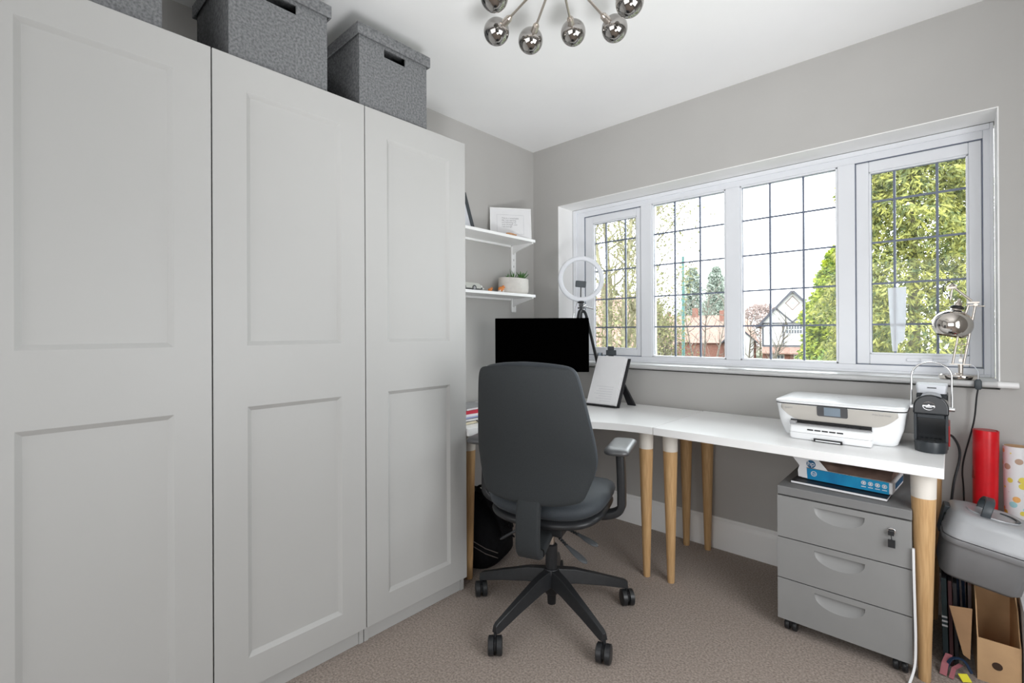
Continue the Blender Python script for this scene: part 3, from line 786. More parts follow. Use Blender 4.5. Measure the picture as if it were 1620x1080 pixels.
# tray recess + tray
b = MB(); b.box(1.722, 1.990, -.4065, -.36, .781, .7995); obj('paper_slot', b, M['dark'], pr, world=True)
b = MB(); b.box(1.724, 1.988, -.428, -.395, .782, .787); b.box(1.724, 1.745, -.43, -.40, .787, .796); obj('output_tray', b, M['pgrey'], pr, world=True)
for k in range(5):
    b = MB(); x = 1.765+k*.048; b.box(x, x+.012, -.412, -.404, .788, .793); obj('roller', b, M['dark'], pr, world=True)
b = MB(); b.loft([rr3(1.730, 1.992, -.445, -.37, .012, DT+.003), rr3(1.727, 1.994, -.452, -.37, .012, DT+.012), rr3(1.725, 1.995, -.454, -.37, .012, .756)])
tr = obj('paper_tray', b, M['printer'], pr, world=True, smooth=50)
b = MB(); b.loft([rr3(1.725, 1.995, -.4535, -.37, .012, .7572), rr3(1.725, 1.995, -.453, -.37, .012, .776), rr3(1.727, 1.993, -.448, -.37, .012, .782)])
obj('photo_tray', b, M['printer'], pr, world=True, smooth=50)
for k in range(5):
    b = MB(); x = 1.790+k*.0245; b.box(x, x+.020, -.4545, -.452, .7685, .7735); obj('tray_slot', b, M['dark'], pr, world=True)
b = MB(); b.box(1.812, 1.905, -.456, -.44, DT+.001, DT+.013); obj('tray_pull', b, M['dark'], tr, world=True)
b = MB(); b.box(1.818, 1.899, -.4565, -.45, DT+.004, DT+.008); obj('tray_pull_lip', b, M['printer'], tr, world=True)
# ------------------------------------------------------------------ coffee machine
cf = thing('coffee_machine', 'compact black capsule coffee machine with chrome bail handle', 'coffee machine', (2.155, -.27, DT))
cxm = 2.155
def arch(hw, zt_, z0_, n=12):
    pts = [(cxm-hw, z0_), (cxm+hw, z0_)]
    for i in range(n+1):
        a = pi*i/n; pts.append((cxm+hw*cos(a), zt_-hw*.95+hw*.95*sin(a)))
    return pts
YM = lambda y: Matrix.Translation((0, y, 0)) @ Matrix(((1, 0, 0, 0), (0, 0, 1, 0), (0, 1, 0, 0), (0, 0, 0, 1)))
b = MB(); b.prism(arch(.0485, .931, .859), -.365, -.255, YM(0)); hd = obj('brew_head', b, M['cgloss'], cf, world=True, bevel=.006, smooth=40, seg=3)
b = MB(); b.box(cxm-.0465, cxm-.0385, -.362, -.30, .765, .860); b.box(cxm+.0385, cxm+.0465, -.362, -.30, .765, .860); b.box(cxm-.0465, cxm+.0465, -.30, -.255, DT+.001, .860)
b.box(cxm-.0385, cxm+.0385, -.356, -.30, .846, .860)
obj('frame', b, M['cgrey'], cf, world=True, bevel=.002)
b = MB(); b.box(cxm-.0385, cxm+.0385, -.312, -.30, .765, .846); obj('recess_back', b, M['cgloss'], cf, world=True)
b = MB(); rg = []
for z, k in ((DT+.001, .95), (DT+.012, .98), (.762, 1.0), (.766, .98)):
    r = [(cxm-.0455*k, -.30, z), (cxm+.0455*k, -.30, z)]
    for i in range(11):
        q = i/10; r.append((cxm+.0455*k-.091*k*q, -.362-.038*k*sin(pi*q)**.6, z))
    rg.append(r)
b.loft(rg); obj('drip_tray', b, M['cgrey'], cf, world=True, smooth=40)
for k in range(5):
    b = MB(); x = cxm-.03+k*.0125; b.box(x, x+.008, -.375, -.32, .7655, .7675); obj('grate_bar', b, M['blackp'], cf, world=True)
b = MB(); b.box(cxm-.044, cxm+.046, -.255, -.150, DT+.001, .925); obj('rear_housing', b, M['cgrey'], cf, world=True, bevel=.006)
b = MB(); b.box(cxm+.046, cxm+.051, -.33, -.17, DT+.02, .82); obj('side_panel', b, M['redp'], cf, world=True, bevel=.001)
b = MB(); b.loft([rr3(cxm-.042, cxm+.042, -.255, -.155, .01, .925), rr3(cxm-.046, cxm+.046, -.258, -.15, .01, .953), rr3(cxm-.044, cxm+.044, -.256, -.152, .01, .957)])
tk = obj('water_tank_lid', b, M['ringw'], cf, world=True, smooth=40)
b = MB(); b.box(cxm-.012, cxm+.014, -.259, -.256, .944, .948); obj('lid_slot', b, M['pdark'], tk, world=True)
hp = [(2.0975, -.27, .868), (2.0975, -.27, .93), (2.0985, -.27, .99)] + [(cxm-.0565*cos(pi*i/14), -.27, .990+.0525*sin(pi*i/14)) for i in range(1, 14)] + [(2.2110, -.27, .99), (2.2115, -.27, .93), (2.2115, -.27, .868)]
b = MB(); b.tube(hp, .0032, 10); hn = obj('bail_handle', b, M['chrome'], cf, world=True)
for xa, xb in ((2.094, 2.104), (2.204, 2.219)):
    b = MB(); b.cyl((xa, -.27, .872), (xb, -.27, .872), .008, 16); obj('handle_pivot', b, M['chrome'], hn, world=True)
b = MB(); b.cyl((cxm-.05, -.30, .888), (cxm-.046, -.30, .888), .012, 16)
lg = MB(); c0 = Vector((2.150, -.3655, .8905)); lg.tube([c0+Vector((.0165*cos(q), 0, .0140*sin(q))) for q in np.linspace(0, 2*pi, 28, endpoint=False)], .0011, 6, closed=True)
lg.box(c0.x-.0155, c0.x+.0155, c0.y-.0010, c0.y+.001, c0.z-.0018, c0.z+.0022); lg.box(c0.x-.008, c0.x+.008, c0.y-.001, c0.y+.001, c0.z-.0052, c0.z-.0040)
lg.prism([(c0.x-.004, c0.z+.002), (c0.x+.004, c0.z+.002), (c0.x, c0.z+.0062)], -.001, .0005, YM(c0.y))
obj('oval_emblem', lg, M['chrome'], hd, world=True)
text('emblem_lettering', 'LAVAZZA', .0056, M['cgloss'], hd, frameM((c0.x, c0.y-.0013, c0.z+.0002), (1, 0, 0), (0, 0, 1)), extrude=.0001)
b = MB(); b.tube(smooth_curve([(2.195, -.152, .76), (2.212, -.13, .752), (2.230, -.115, .71), (2.231, -.11, .66), (2.216, -.12, .58), (2.208, -.12, .50)], 8), .0042, 8)
obj('power_cable', b, M['blackp'], cf, world=True)
# ------------------------------------------------------------------ desk lamp on the sill
lp = thing('desk_lamp', 'polished nickel jointed desk lamp with globe shade on windowsill', 'lamp', (2.238, .045, SZ))
LY = .045
b = MB(); b.lathe([(.060, SZ), (.062, SZ+.004), (.062, SZ+.015), (.058, SZ+.019), (.012, SZ+.021), (.010, SZ+.024)], 40, Matrix.Translation((2.232, LY, 0))); obj('base', b, M['lampchrome'], lp, world=True)
b = MB(); b.cyl((2.238, LY, SZ+.02), (2.238, LY, SZ+.058), .007, 14, .0085); obj('stem', b, M['nickel'], lp, world=True)
b = MB(); b.box(2.205, 2.268, LY-.012, LY+.012, SZ+.058, SZ+.0605); b.cyl((2.238, LY-.012, SZ+.075), (2.238, LY+.012, SZ+.075), .006, 12); obj('pivot_plate', b, M['nickel'], lp, world=True)
ax0, ax1 = Vector((2.214, LY, SZ+.062)), Vector((2.247, LY, SZ+.062))
el = Vector((2.283, LY, 1.268)); up1 = Vector((2.262, LY, 1.262)); 
for p, q in ((ax0, Vector((2.232, LY, 1.145))), (Vector((2.232, LY, 1.145)), up1), (ax1, el)):
    for s in (-.008, .008):
        b = MB(); b.cyl(p+Vector((0, s, 0)), q+Vector((0, s, 0)), .0040, 10); obj('lower_arm_rod', b, M['nickel'], lp, world=True)
b = MB(); b.cyl((2.222, LY-.011, 1.10), (2.262, LY-.011, 1.105), .0022, 8); obj('cross_link', b, M['nickel'], lp, world=True)
sp = MB(); sp.tube([(2.238+.0035*cos(q*12)+.004*q/6, LY+.0035*sin(q*12), SZ+.075+.012*q) for q in np.linspace(0, 7, 120)], .001, 5); obj('spring', sp, M['nickel'], lp, world=True)
b = MB(); b.box(2.258, 2.294, LY-.012, LY+.012, 1.268, 1.275); b.box(2.264, 2.290, LY-.012, LY+.012, 1.258, 1.262); b.cyl((2.283, LY-.016, 1.262), (2.283, LY+.016, 1.262), .007, 14); b.cyl((2.29, LY-.002, 1.256), (2.310, LY-.002, 1.256), .003, 10)
obj('elbow', b, M['nickel'], lp, world=True, bevel=.002)
hdp = Vector((2.216, LY, 1.338))
for s in (-.009, .009):
    b = MB(); b.cyl(Vector((2.272, LY+s, 1.278)), hdp+Vector((.006, s, -.004)), .0042, 10); obj('upper_arm_rod', b, M['nickel'], lp, world=True)
b = MB(); b.box(2.196, 2.228, LY-.012, LY+.012, 1.330, 1.340); b.lathe([(.012, 1.340), (.010, 1.348), (.004, 1.353)], 16, Matrix.Translation((2.214, LY, 0))); b.cyl((2.214, LY, 1.33), (2.208, LY, 1.285), .004, 10)
obj('head_joint', b, M['nickel'], lp, world=True, bevel=.001)
tl = Matrix.Translation((2.214, LY, 1.183)) @ Matrix.Rotation(radians(-6), 4, 'X') @ Matrix.Rotation(radians(12), 4, 'Y')
prof = [(.0625*cos(a)**.9 if a < 1.5 else 0, .055*sin(a)) for a in np.linspace(-.75, 1.30, 18)]
prof = [(.0650*cos(a), .062*sin(a)) for a in np.linspace(-.85, 1.28, 22)]
b = MB(); b.lathe(prof, 40, tl, cap=False); b.lathe([(r*.97, z*.97) for r, z in prof], 40, tl, cap=False)
shd = obj('shade', b, M['lampchrome'], lp, world=True, smooth=60)
b = MB(); b.lathe([(.017, .052), (.0165, .068), (.015, .070)], 24, tl); obj('shade_neck', b, M['nickel'], shd, world=True)
b = MB(); b.lathe([(.021, .068), (.0225, .073), (.018, .079)], 24, tl); obj('shade_collar', b, M['blackp'], shd, world=True)
b = MB(); b.lathe([(.013, .079), (.012, .090), (.006, .096), (.005, .108)], 20, tl); obj('lamp_holder', b, M['nickel'], shd, world=True)
b = MB(); b.sphere(tl @ Vector((0, 0, -.005)), .020, n=16, m=10); obj('bulb', b, M['ringw'], shd, world=True)
b = MB(); b.tube(smooth_curve([(2.206, LY, 1.290), (2.196, LY, 1.312), (2.186, LY, 1.328), (2.190, LY, 1.350), (2.205, LY, 1.361), (2.218, LY, 1.352)], 6), .0018, 8)
obj('lamp_flex', b, M['blackp'], lp, world=True)
b = MB(); b.tube(smooth_curve([(2.258, LY, SZ+.062), (2.275, LY-.01, SZ+.055), (2.288, LY-.03, SZ+.035), (2.287, -.030, SZ+.022), (2.2865, -.040, SZ+.008)], 6), .0016, 8); obj('clear_flex', b, M['ringw'], lp, world=True)
b = MB(); b.tube(smooth_curve([(2.286, -.042, .932), (2.282, -.040, .90), (2.276, -.034, .82), (2.266, -.034, .76), (2.246, -.034, .66), (2.240, -.034, .60), (2.243, -.034, .54), (2.246, -.034, .40), (2.250, -.034, .2), (2.252, -.03, .03)], 8), .0027, 8)
obj('power_cable', b, M['blackp'], lp, world=True)
b = MB(); b.loft([rr3(2.281, 2.292, -.048, -.036, .004, .970), rr3(2.275, 2.297, -.050, -.034, .006, .962), rr3(2.275, 2.297, -.051, -.034, .006, .936), rr3(2.280, 2.293, -.049, -.036, .004, .930)])
obj('inline_switch', b, M['chandle'], lp, world=True, smooth=40)
# ------------------------------------------------------------------ monitor
mo = thing('computer_monitor', 'black flat computer monitor standing in the desk corner', 'monitor', (.47, -.486, DT), yaw)
# local: x right (R), y away (F)
mz = 1.0845
b = MB(); b.box(-.270, .270, -.012, .012, mz-.156, mz+.156); mb_ = obj('housing', b, M['screen'], mo, loc=(0, 0, -DT), bevel=.003)
b = MB(); b.box(-.264, .264, -.0132, -.0118, mz-.148, mz+.150); obj('screen', b, M['screen'], mb_)
b = MB(); b.box(-.03, .03, .012, .035, DT+.01, mz+.02); obj('stand_neck', b, M['blackp'], mo, loc=(0, 0, -DT), bevel=.004)
b = MB(); b.prism(rrect(.22, .16, .03, 5), DT, DT+.010); obj('stand_foot', b, M['blackp'], mo, loc=(0, .02, -DT), bevel=.002)
# ------------------------------------------------------------------ ring light + tripod
rl = thing('ring_light', 'white ring light on a black tripod behind the monitor', 'ring light', (.523, -.166, DT), yaw)
RZ = 1.488-DT
rg = []; NR = 48
for i in range(NR):
    a = 2*pi*i/NR
    c_, s_ = cos(a), sin(a)
    rg.append([((.128+u)*c_, v, RZ+(.128+u)*s_) for u, v in rrect(.030, .020, .009, 3)])
rg.append(rg[0]); b = MB(); b.loft(rg, cap=False); obj('ring', b, M['ringw'], rl, smooth=50)
b = MB(); b.tube([(.0, .012, RZ-.115), (.0, .010, RZ-.08), (0, .004, RZ-.045)], .0035, 8); gz_ = obj('gooseneck', b, M['blackp'], rl)
b = MB(); b.box(-.034, .032, -.008, .010, RZ-.052, RZ-.012, Matrix.Translation((0, 0, RZ-.03)) @ Matrix.Rotation(radians(5), 4, 'Y') @ Matrix.Translation((0, 0, -RZ+.03))); obj('phone_clamp', b, M['chandle'], rl, bevel=.005)
b = MB(); b.lathe([(.018, RZ-.150), (.022, RZ-.146), (.020, RZ-.140), (.012, RZ-.136)], 20); b.box(-.012, .012, -.012, .012, RZ-.172, RZ-.150); b.lathe([(.008, RZ-.19), (.008, RZ-.17)], 12)
b.lathe([(.022, RZ-.184), (.022, RZ-.176)], 16); obj('tripod_head', b, M['blackp'], rl, bevel=.001)
b = MB(); b.cyl((.012, 0, RZ-.166), (.030, 0, RZ-.160), .006, 12); b.cyl((.018, -.01, RZ-.172), (.072, -.02, RZ-.187), .0045, 10); obj('pan_handle', b, M['chrome'], rl)
b = MB(); b.lathe([(.013, RZ-.212), (.013, RZ-.188)], 16); b.cyl((0, 0, RZ-.30), (0, 0, RZ-.19), .008, 12); obj('centre_column', b, M['blackp'], rl)
for k, aa in enumerate((-4, 116, 236)):
    a = radians(aa); d = Vector((cos(a), sin(a), 0))
    pth = [Vector((0, 0, RZ-.198))+d*.006, Vector((0, 0, RZ-.204))+d*.022, Vector((0, 0, RZ-.235))+d*.034, Vector((0, 0, .18))+d*.112, Vector((0, 0, .006))+d*.142]
    b = MB(); b.tube(smooth_curve(pth[:3], 4)+pth[3:4], .0095, 8); lg_ = obj('leg', b, M['blackp'], rl)
    b = MB(); b.tube([pth[3]-(pth[4]-pth[3])*.1, pth[4]], .0065, 8); b.cyl(pth[3]*1.0+(pth[3]-pth[4])*.12, pth[3]-(pth[3]-pth[4])*.1, .013, 10); obj('lower_leg', b, M['blackp'], lg_)
b = MB(); b.tube(smooth_curve([(-.015, .01, RZ-.125), (-.035, .012, RZ-.18), (-.05, .012, RZ-.28), (-.05, .02, RZ-.45)], 6), .0016, 6); obj('cable', b, M['chrome'], rl)
# ------------------------------------------------------------------ book stand with planner
bs = thing('document_stand', 'open white planner propped on a black document stand', 'document stand', (.71, -.235, DT), 0)
# local frame of the leaning board: x across, v up the board
tilt = radians(17)
BM = Matrix.Rotation(0, 4, 'Z') @ Matrix.Translation((.0, -.012, .010)) @ Matrix.Rotation(-tilt, 4, 'X')
sh = .028
def board(x0, x1, z0, z1, y0, y1, b=None, shear=sh):
    b = b or MB(); vs = []
    for z in (z0, z1):
        k = (z-.0)/.28*shear
        for x, y in ((x0+k, y0), (x1+k, y0), (x1+k, y1), (x0+k, y1)): vs.append(tuple(BM @ Vector((x, y, z))))
    b.add(vs, [(0, 3, 2, 1), (4, 5, 6, 7), (0, 1, 5, 4), (1, 2, 6, 5), (2, 3, 7, 6), (3, 0, 4, 7)]); return b
obj('backboard', board(-.098, .116, -.006, .283, .012, .020), M['bookblack'], bs, bevel=.002)
obj('ledge', board(-.10, .108, -.008, .0, -.014, .012), M['bookblack'], bs, bevel=.001)
pg = obj('planner', board(-.092, .100, .0005, .283, -.003, .011), M['paperw'], bs, bevel=.001)
obj('top_sheet', board(-.093, .088, .003, .290, -.0065, -.0045), M['paperw'], bs)
for k in range(7):
    wv = (.05, .075, .06, .09, .08, .07, .085)[k]
    xk = .05-.0*k
    obj('ruled_line', board(xk-wv*1.2, xk+.012, .022+k*.014, .0235+k*.014, -.0070, -.0064), M['faintink'], bs)
b = MB(); b.add([(.03, .085, .20), (.06, .085, .20), (.145, .13, .001), (.095, .13, .001), (.03, .097, .20), (.06, .097, .20), (.145, .145, .001), (.095, .145, .001)], [(0, 1, 2, 3), (7, 6, 5, 4), (0, 4, 5, 1), (1, 5, 6, 2), (2, 6, 7, 3), (3, 7, 4, 0)])
obj('support_leg', b, M['bookblack'], bs, bevel=.002)
# black phone holder on sill
pc = thing('phone_holder', 'small black phone holder on windowsill above the planner', 'phone holder', (.612, .030, SZ), radians(25))
b = MB(); b.prism(rrect(.05, .05, .01, 3), 0, .006); b.cyl((0, 0, .005), (.004, 0, .03), .007, 10); obj('base', b, M['blackp'], pc)
b = MB(); b.box(-.014, .02, -.006, .006, .012, .048); b.box(-.028, .036, -.010, .006, .048, .082); b.box(-.018, .022, -.008, .006, .082, .105)
obj('clamp', b, M['chandle'], pc, bevel=.003)
for k, (jx_, r_, h_, lab) in enumerate(((.533, .016, .062, 'small clear glass jar on windowsill next to tripod leg'), (.562, .013, .05, 'small clear glass pot between the jar and phone holder'))):
    jar = thing('glass_jar', lab, 'jar', (jx_, .03, SZ))
    b = MB(); b.lathe([(r_*.9, 0.0005), (r_, .004), (r_, h_)], 20, cap=False); b.lathe([(r_*.8, .004), (r_*.88, h_)], 20, cap=False); b.lathe([(r_*.9, .0005), (r_*.9, .003)], 20); obj('glass', b, M['jar'], jar)
    b = MB(); b.lathe([(r_*.75, .004), (r_*.75, h_*.45)], 16); obj('contents', b, M['lcd'], jar)
# ------------------------------------------------------------------ desk papers (left, beside wardrobe)
def slab(name, label, cat, x0, x1, y0, y1, z0, th, m, rz=0, cover=None, grp=None):
    t = thing(name, label, cat, ((x0+x1)/2, (y0+y1)/2, z0), rz)
    if grp: t['group'] = grp
    w_, d_ = (x1-x0)/2, (y1-y0)/2
    b = MB(); b.box(-w_, w_, -d_, d_, (.001 if cover else 0), th-(.001 if cover else 0)); obj('pages', b, m, t)
    if cover:
        b = MB(); b.box(-w_-.002, w_+.002, -d_-.002, d_+.002, 0, .001); b.box(-w_-.002, w_+.002, -d_-.002, d_+.002, th-.001, th); b.box(-w_-.002, -w_-.0005, -d_-.002, d_+.002, .001, th-.001)
        obj('cover', b, cover, t)
    return t
z = DT
slab('notepad', 'cream notepad at bottom of paper pile by the wardrobe', 'notepad', .37, .535, -1.16, -.94, z, .014, M['creamp'], .05, M['bookblack']); z += .0145
slab('paper_stack', 'loose white sheets in the pile above the cream notepad', 'paper', .36, .54, -1.16, -.93, z, .012, M['paperw'], -.04, M['pdark']); z += .0125
slab('paper_sheet', 'lilac sheets in middle of the pile by the wardrobe', 'paper', .37, .53, -1.15, -.93, z, .006, M['bluep'], .08); z += .0065
slab('paper_stack', 'white papers just below the red folder in the pile', 'paper', .36, .53, -1.14, -.93, z, .012, M['paperw'], 0); z += .0125
slab('folder', 'red folder near top of paper pile by the wardrobe', 'folder', .37, .53, -1.15, -.93, z, .016, M['coral'], -.06, M['coral']); z += .0165
slab('notebook', 'grey-green notebook topmost on the paper pile by wardrobe', 'notebook', .37, .52, -1.12, -.94, z, .010, M['paperw'], .05, M['pgrey'])
b = MB(); b.tube(smooth_curve([(.505, -1.085, .752), (.525, -1.07, .748), (.545, -1.065, .735), (.555, -1.05, .731)], 5), .003, 6)
tag(obj('wire', b, M['blackp']), 'thin black wire curl poking from the paper pile', 'wire')
b = MB(); b.cyl((.18, -.62, DT+.006), (.26, -.60, DT+.006), .005, 8); b.cyl((.26, -.60, DT+.006), (.275, -.597, DT+.006), .005, 8, .001)
tag(obj('pen', b, M['greyp']), 'small grey pen lying at back of the corner desk', 'pen')
# ------------------------------------------------------------------ shelves on left wall
g = 'white bracket shelves above the corner desk'
for name_l, zt_ in (('upper white bracket shelf holding the picture frames', 1.767), ('lower white bracket shelf holding the plant pot', 1.406)):
    t = thing('wall_shelf', name_l, 'shelf', (.1, -.70, zt_), 0, g)
    b = MB(); b.box(.010, .196, -1.16, -.214, zt_-.018, zt_); obj('board', b, M['white'], t, world=True, bevel=.001)
    b = MB(); 
    for y in (-.232,):
        b = MB(); b.add([(.012, y-.006, zt_-.019), (.188, y-.006, zt_-.019), (.188, y-.006, zt_-.026), (.05, y-.006, zt_-.060), (.012, y-.006, zt_-.075),
                         (.012, y+.006, zt_-.019), (.188, y+.006, zt_-.019), (.188, y+.006, zt_-.026), (.05, y+.006, zt_-.060), (.012, y+.006, zt_-.075)],
                        [(0, 1, 2, 3, 4), (9, 8, 7, 6, 5), (0, 5, 6, 1), (1, 6, 7, 2), (2, 7, 8, 3), (3, 8, 9, 4), (4, 9, 5, 0)])
        obj('bracket', b, M['white'], t, world=True)
    b = MB(); b.box(.001, .010, -1.16, -.25, zt_-.018-.012, zt_-.010); obj('rear_batten', b, M['white'], t, world=True)
rl_ = thing('shelf_upright', 'white slotted shelf upright fixed to wall near the corner', 'shelf rail', (.006, -.222, 1.294))
b = MB(); b.box(.0005, .012, -.246, -.202, 1.296, 1.745); rr_ = obj('rail', b, M['white'], rl_, world=True, bevel=.002)
for k in range(9):
    b = MB(); zz_ = 1.33+k*.045; b.box(.0115, .0125, -.227, -.222, zz_, zz_+.014); obj('slot', b, M['pgrey'], rl_, world=True)
# frames
def leaning_frame(label, bl, e, W_, h, lean, fm, border):
    """bl: bottom-left corner, e: horizontal direction to the right, lean: horizontal run of the lean"""
    t = thing('picture_frame', label, 'picture frame', bl)
    e = Vector(e).normalized(); bk = Vector((-e.y, e.x, 0))
    th = math.asin(lean/h); FM = frameM(Vector(bl)+Vector((0, 0, .001)), e, bk*sin(th)+Vector((0, 0, cos(th))))
    b = MB(); d0, d1 = -.012, .0
    b.box(0, border, 0, h, d0, d1, FM); b.box(W_-border, W_, 0, h, d0, d1, FM); b.box(border, W_-border, 0, border, d0, d1, FM); b.box(border, W_-border, h-border, h, d0, d1, FM)
    obj('frame', b, fm, t, world=True, bevel=.001)
    b = MB(); b.box(border, W_-border, border, h-border, -.010, -.006, FM); return t, FM, W_, b
t, FM, W_, b = leaning_frame('white frame with printed quotation leaning on upper shelf', (.042, -.478, 1.768), (.157, .222, 0), .272, .199, .018, M['white'], .006)
mt = obj('mount', b, M['paperw'], t, world=True)
b = MB(); x0, x1, y0, y1 = .045, W_-.048, .028, .155
for q in ((x0, x1, y0, y0+.0015), (x0, x1, y1-.0015, y1), (x0, x0+.0015, y0, y1), (x1-.0015, x1, y0, y1)): b.box(q[0], q[1], q[2], q[3], -.0062, -.0055, FM)
obj('mount_line', b, M['faintink'], t, world=True)
text('quotation', 'This is a remarkable\nlife. I am learning\nand following my\nown strength, and\nI am enough', .0138, M['greyink'], t, FM @ Matrix.Translation((.078, .104, -.0055)), align='LEFT', extrude=.0001)
t, FM, W_, b = leaning_frame('dark grey framed picture half hidden behind wardrobe on shelf', (.115, -.985, 1.768), (0, 1, 0), .310, .262, .085, M['chandle'], .024)
obj('print', b, M['ringw'], t, world=True)
b = MB(); b.sphere((.180, -.433, 1.7755), .011, .046, .0080); b.cyl((.180, -.40, 1.776), (.180, -.384, 1.777), .005, 10)
tag(obj('wooden_ornament', b, M['wood'], smooth=60), 'small slim wooden ornament in front of the white frame', 'ornament')
# planter with succulents
pt = thing('planter', 'oval off-white ceramic planter of succulents on lower shelf', 'plant pot', (.103, -.325, 1.406))
def oval(hy, hx, z): return [(hx*cos(2*pi*i/32), hy*sin(2*pi*i/32), z) for i in range(32)]
b = MB(); b.loft([oval(.088, .050, 0.001), oval(.112, .062, .006), oval(.124, .068, .022), oval(.126, .070, .05), oval(.124, .068, .102), oval(.121, .065, .104), oval(.117, .061, .102), oval(.117, .061, .085)])
obj('pot', b, M['pot'], pt, smooth=50)
b = MB(); b.loft([oval(.116, .060, .085), oval(.116, .060, .094)]); obj('soil', b, M['soil'], pt)
def rosette(cx_, cy_, n, L, wd_, sd):
    r = random.Random(sd)
    o = []
    for k in range(n):
        a = k*2.4+r.random()*.4; el_ = radians(25+50*(k/n)); b = MB()
        d = Vector((cos(a)*cos(el_), sin(a)*cos(el_), sin(el_))); s = d.cross(Vector((0, 0, 1))).normalized(); nn = s.cross(d)
        p0 = Vector((cx_, cy_, .094)); ll = L*(.7+.5*r.random())
        rgs = []
        for q, ww in ((0, .7), (.3, 1), (.6, .75), (.85, .4), (1, .05)):
            c = p0 + d*ll*q + Vector((0, 0, 1))*ll*.15*q*q
            rgs.append([tuple(c+s*wd_*ww+nn*wd_*.25*ww), tuple(c-nn*wd_*.35*ww), tuple(c-s*wd_*ww+nn*wd_*.25*ww)])
        b.loft(rgs); obj('leaf', b, M['aloe'], pt, smooth=30)
rosette(.02, .055, 14, .060, .009, 1); rosette(.0, -.01, 8, .055, .005, 2); rosette(.01, -.07, 7, .038, .004, 3); rosette(-.01, .02, 6, .065, .004, 5)
# toy car
tc = thing('toy_car', 'grey toy off-road car half behind wardrobe on shelf', 'toy car', (.135, -.722, 1.406))
b = MB(); b.add([(-.022, -.09, .012), (.022, -.09, .012), (.022, .055, .012), (-.022, .055, .012), (-.022, -.09, .046), (.022, -.09, .046), (.022, .030, .046), (-.022, .030, .046), (-.022, .052, .032), (.022, .052, .032)],
               [(0, 3, 2, 1), (4, 5, 6, 7), (7, 6, 9, 8), (8, 9, 2, 3), (0, 1, 5, 4), (1, 2, 9, 6, 5), (0, 4, 7, 8, 3)])
obj('car_body', b, M['toycar'], tc, bevel=.003)
b = MB(); b.box(-.023, .023, .05, .062, .010, .020); b.box(-.023, .023, -.09, .055, .008, .013); obj('bumper', b, M['blackp'], tc, bevel=.001)
b = MB(); b.sphere((.008, .062, .026), .009); b.sphere((-.01, .060, .028), .009); b.sphere((.016, .072, .014), .006); obj('headlamp', b, M['wtoy'], tc)
for x in (-.019, .019):
    for y in (-.085, -.003):
        wmat = Matrix.Translation((x, y, .0162)) @ Matrix.Rotation(pi/2, 4, 'Y')
        b = MB(); b.lathe([(.009, -.0045), (.016, -.0045), (.016, .0045), (.009, .0045)], 20, wmat); wl = obj('wheel', b, M['blackp'], tc)
        b = MB(); b.lathe([(.002, -.0052), (.009, -.0048), (.009, .0048), (.002, .0052)], 16, wmat); obj('hubcap', b, M['greyink'], wl)
def animal(label, loc, s, m):
    t = thing('animal_figurine', label, 'figurine', loc, radians(75), 'orange figurines on the lower shelf')
    b = MB(); b.sphere((0, 0, .022*s), .018*s, .012*s, .013*s); b.sphere((.014*s, 0, .034*s), .008*s, .007*s, .009*s); b.sphere((.021*s, 0, .031*s), .005*s, .004*s, .004*s)
    obj('body', b, m, t, smooth=60)
    for x, y in ((-.010, -.007), (-.010, .007), (.010, -.007), (.010, .007)):
        b = MB(); b.cyl((x*s, y*s, 0), (x*s, y*s, .016*s), .003*s, 8, .004*s); obj('leg', b, M['wtoy'] if s > .9 else m, t)
animal('larger orange animal figurine in front of the planter', (.135, -.478, 1.406), 1.15, M['orange'])
animal('smaller orange figurine between the toy car and planter', (.105, -.545, 1.406), .8, M['orange'])
# ------------------------------------------------------------------ ceiling light
cl = thing('ceiling_light', 'sputnik ceiling light with smoked chrome globes on nickel arms', 'ceiling light', (1.316, -1.437, H))
HZ = 2.300 - H
b = MB(); b.lathe([(.06, -.022), (.065, -.018), (.065, -.001)], 32); obj('ceiling_rose', b, M['nickel'], cl, bevel=.002)
b = MB(); b.cyl((0, 0, -.02), (0, 0, HZ), .007, 14); obj('drop_rod', b, M['nickel'], cl)
b = MB(); b.sphere((0, 0, HZ), .034, n=28, m=16); obj('hub', b, M['nickel'], cl, smooth=60)
for deg, r_, z_ in ((176, .290, 2.229), (148, .286, 2.236), (116, .283, 2.262), (86, .302, 2.236), (58, .247, 2.231), (205, .211, 2.250), (26, .27, 2.24), (-4, .27, 2.24), (-34, .28, 2.23), (-64, .28, 2.25), (-94, .28, 2.23), (-124, .26, 2.24)):
    a = radians(deg); e = Vector((r_*cos(a), r_*sin(a), z_-H)); s = Vector((0, 0, HZ)); d = (e-s).normalized()
    b = MB(); b.cyl(s+d*.02, e-d*.066, .0042, 10); arm = obj('arm', b, M['nickel'], cl)
    b = MB(); b.cyl(e-d*.068, e-d*.034, .0115, 18, .0135); b.cyl(e-d*.076, e-d*.068, .007, 12, .011); obj('bulb_holder', b, M['nickel'], arm)
    b = MB(); b.sphere(e, .0455, n=32, m=20); obj('globe', b, M['smoke'], arm, smooth=70)
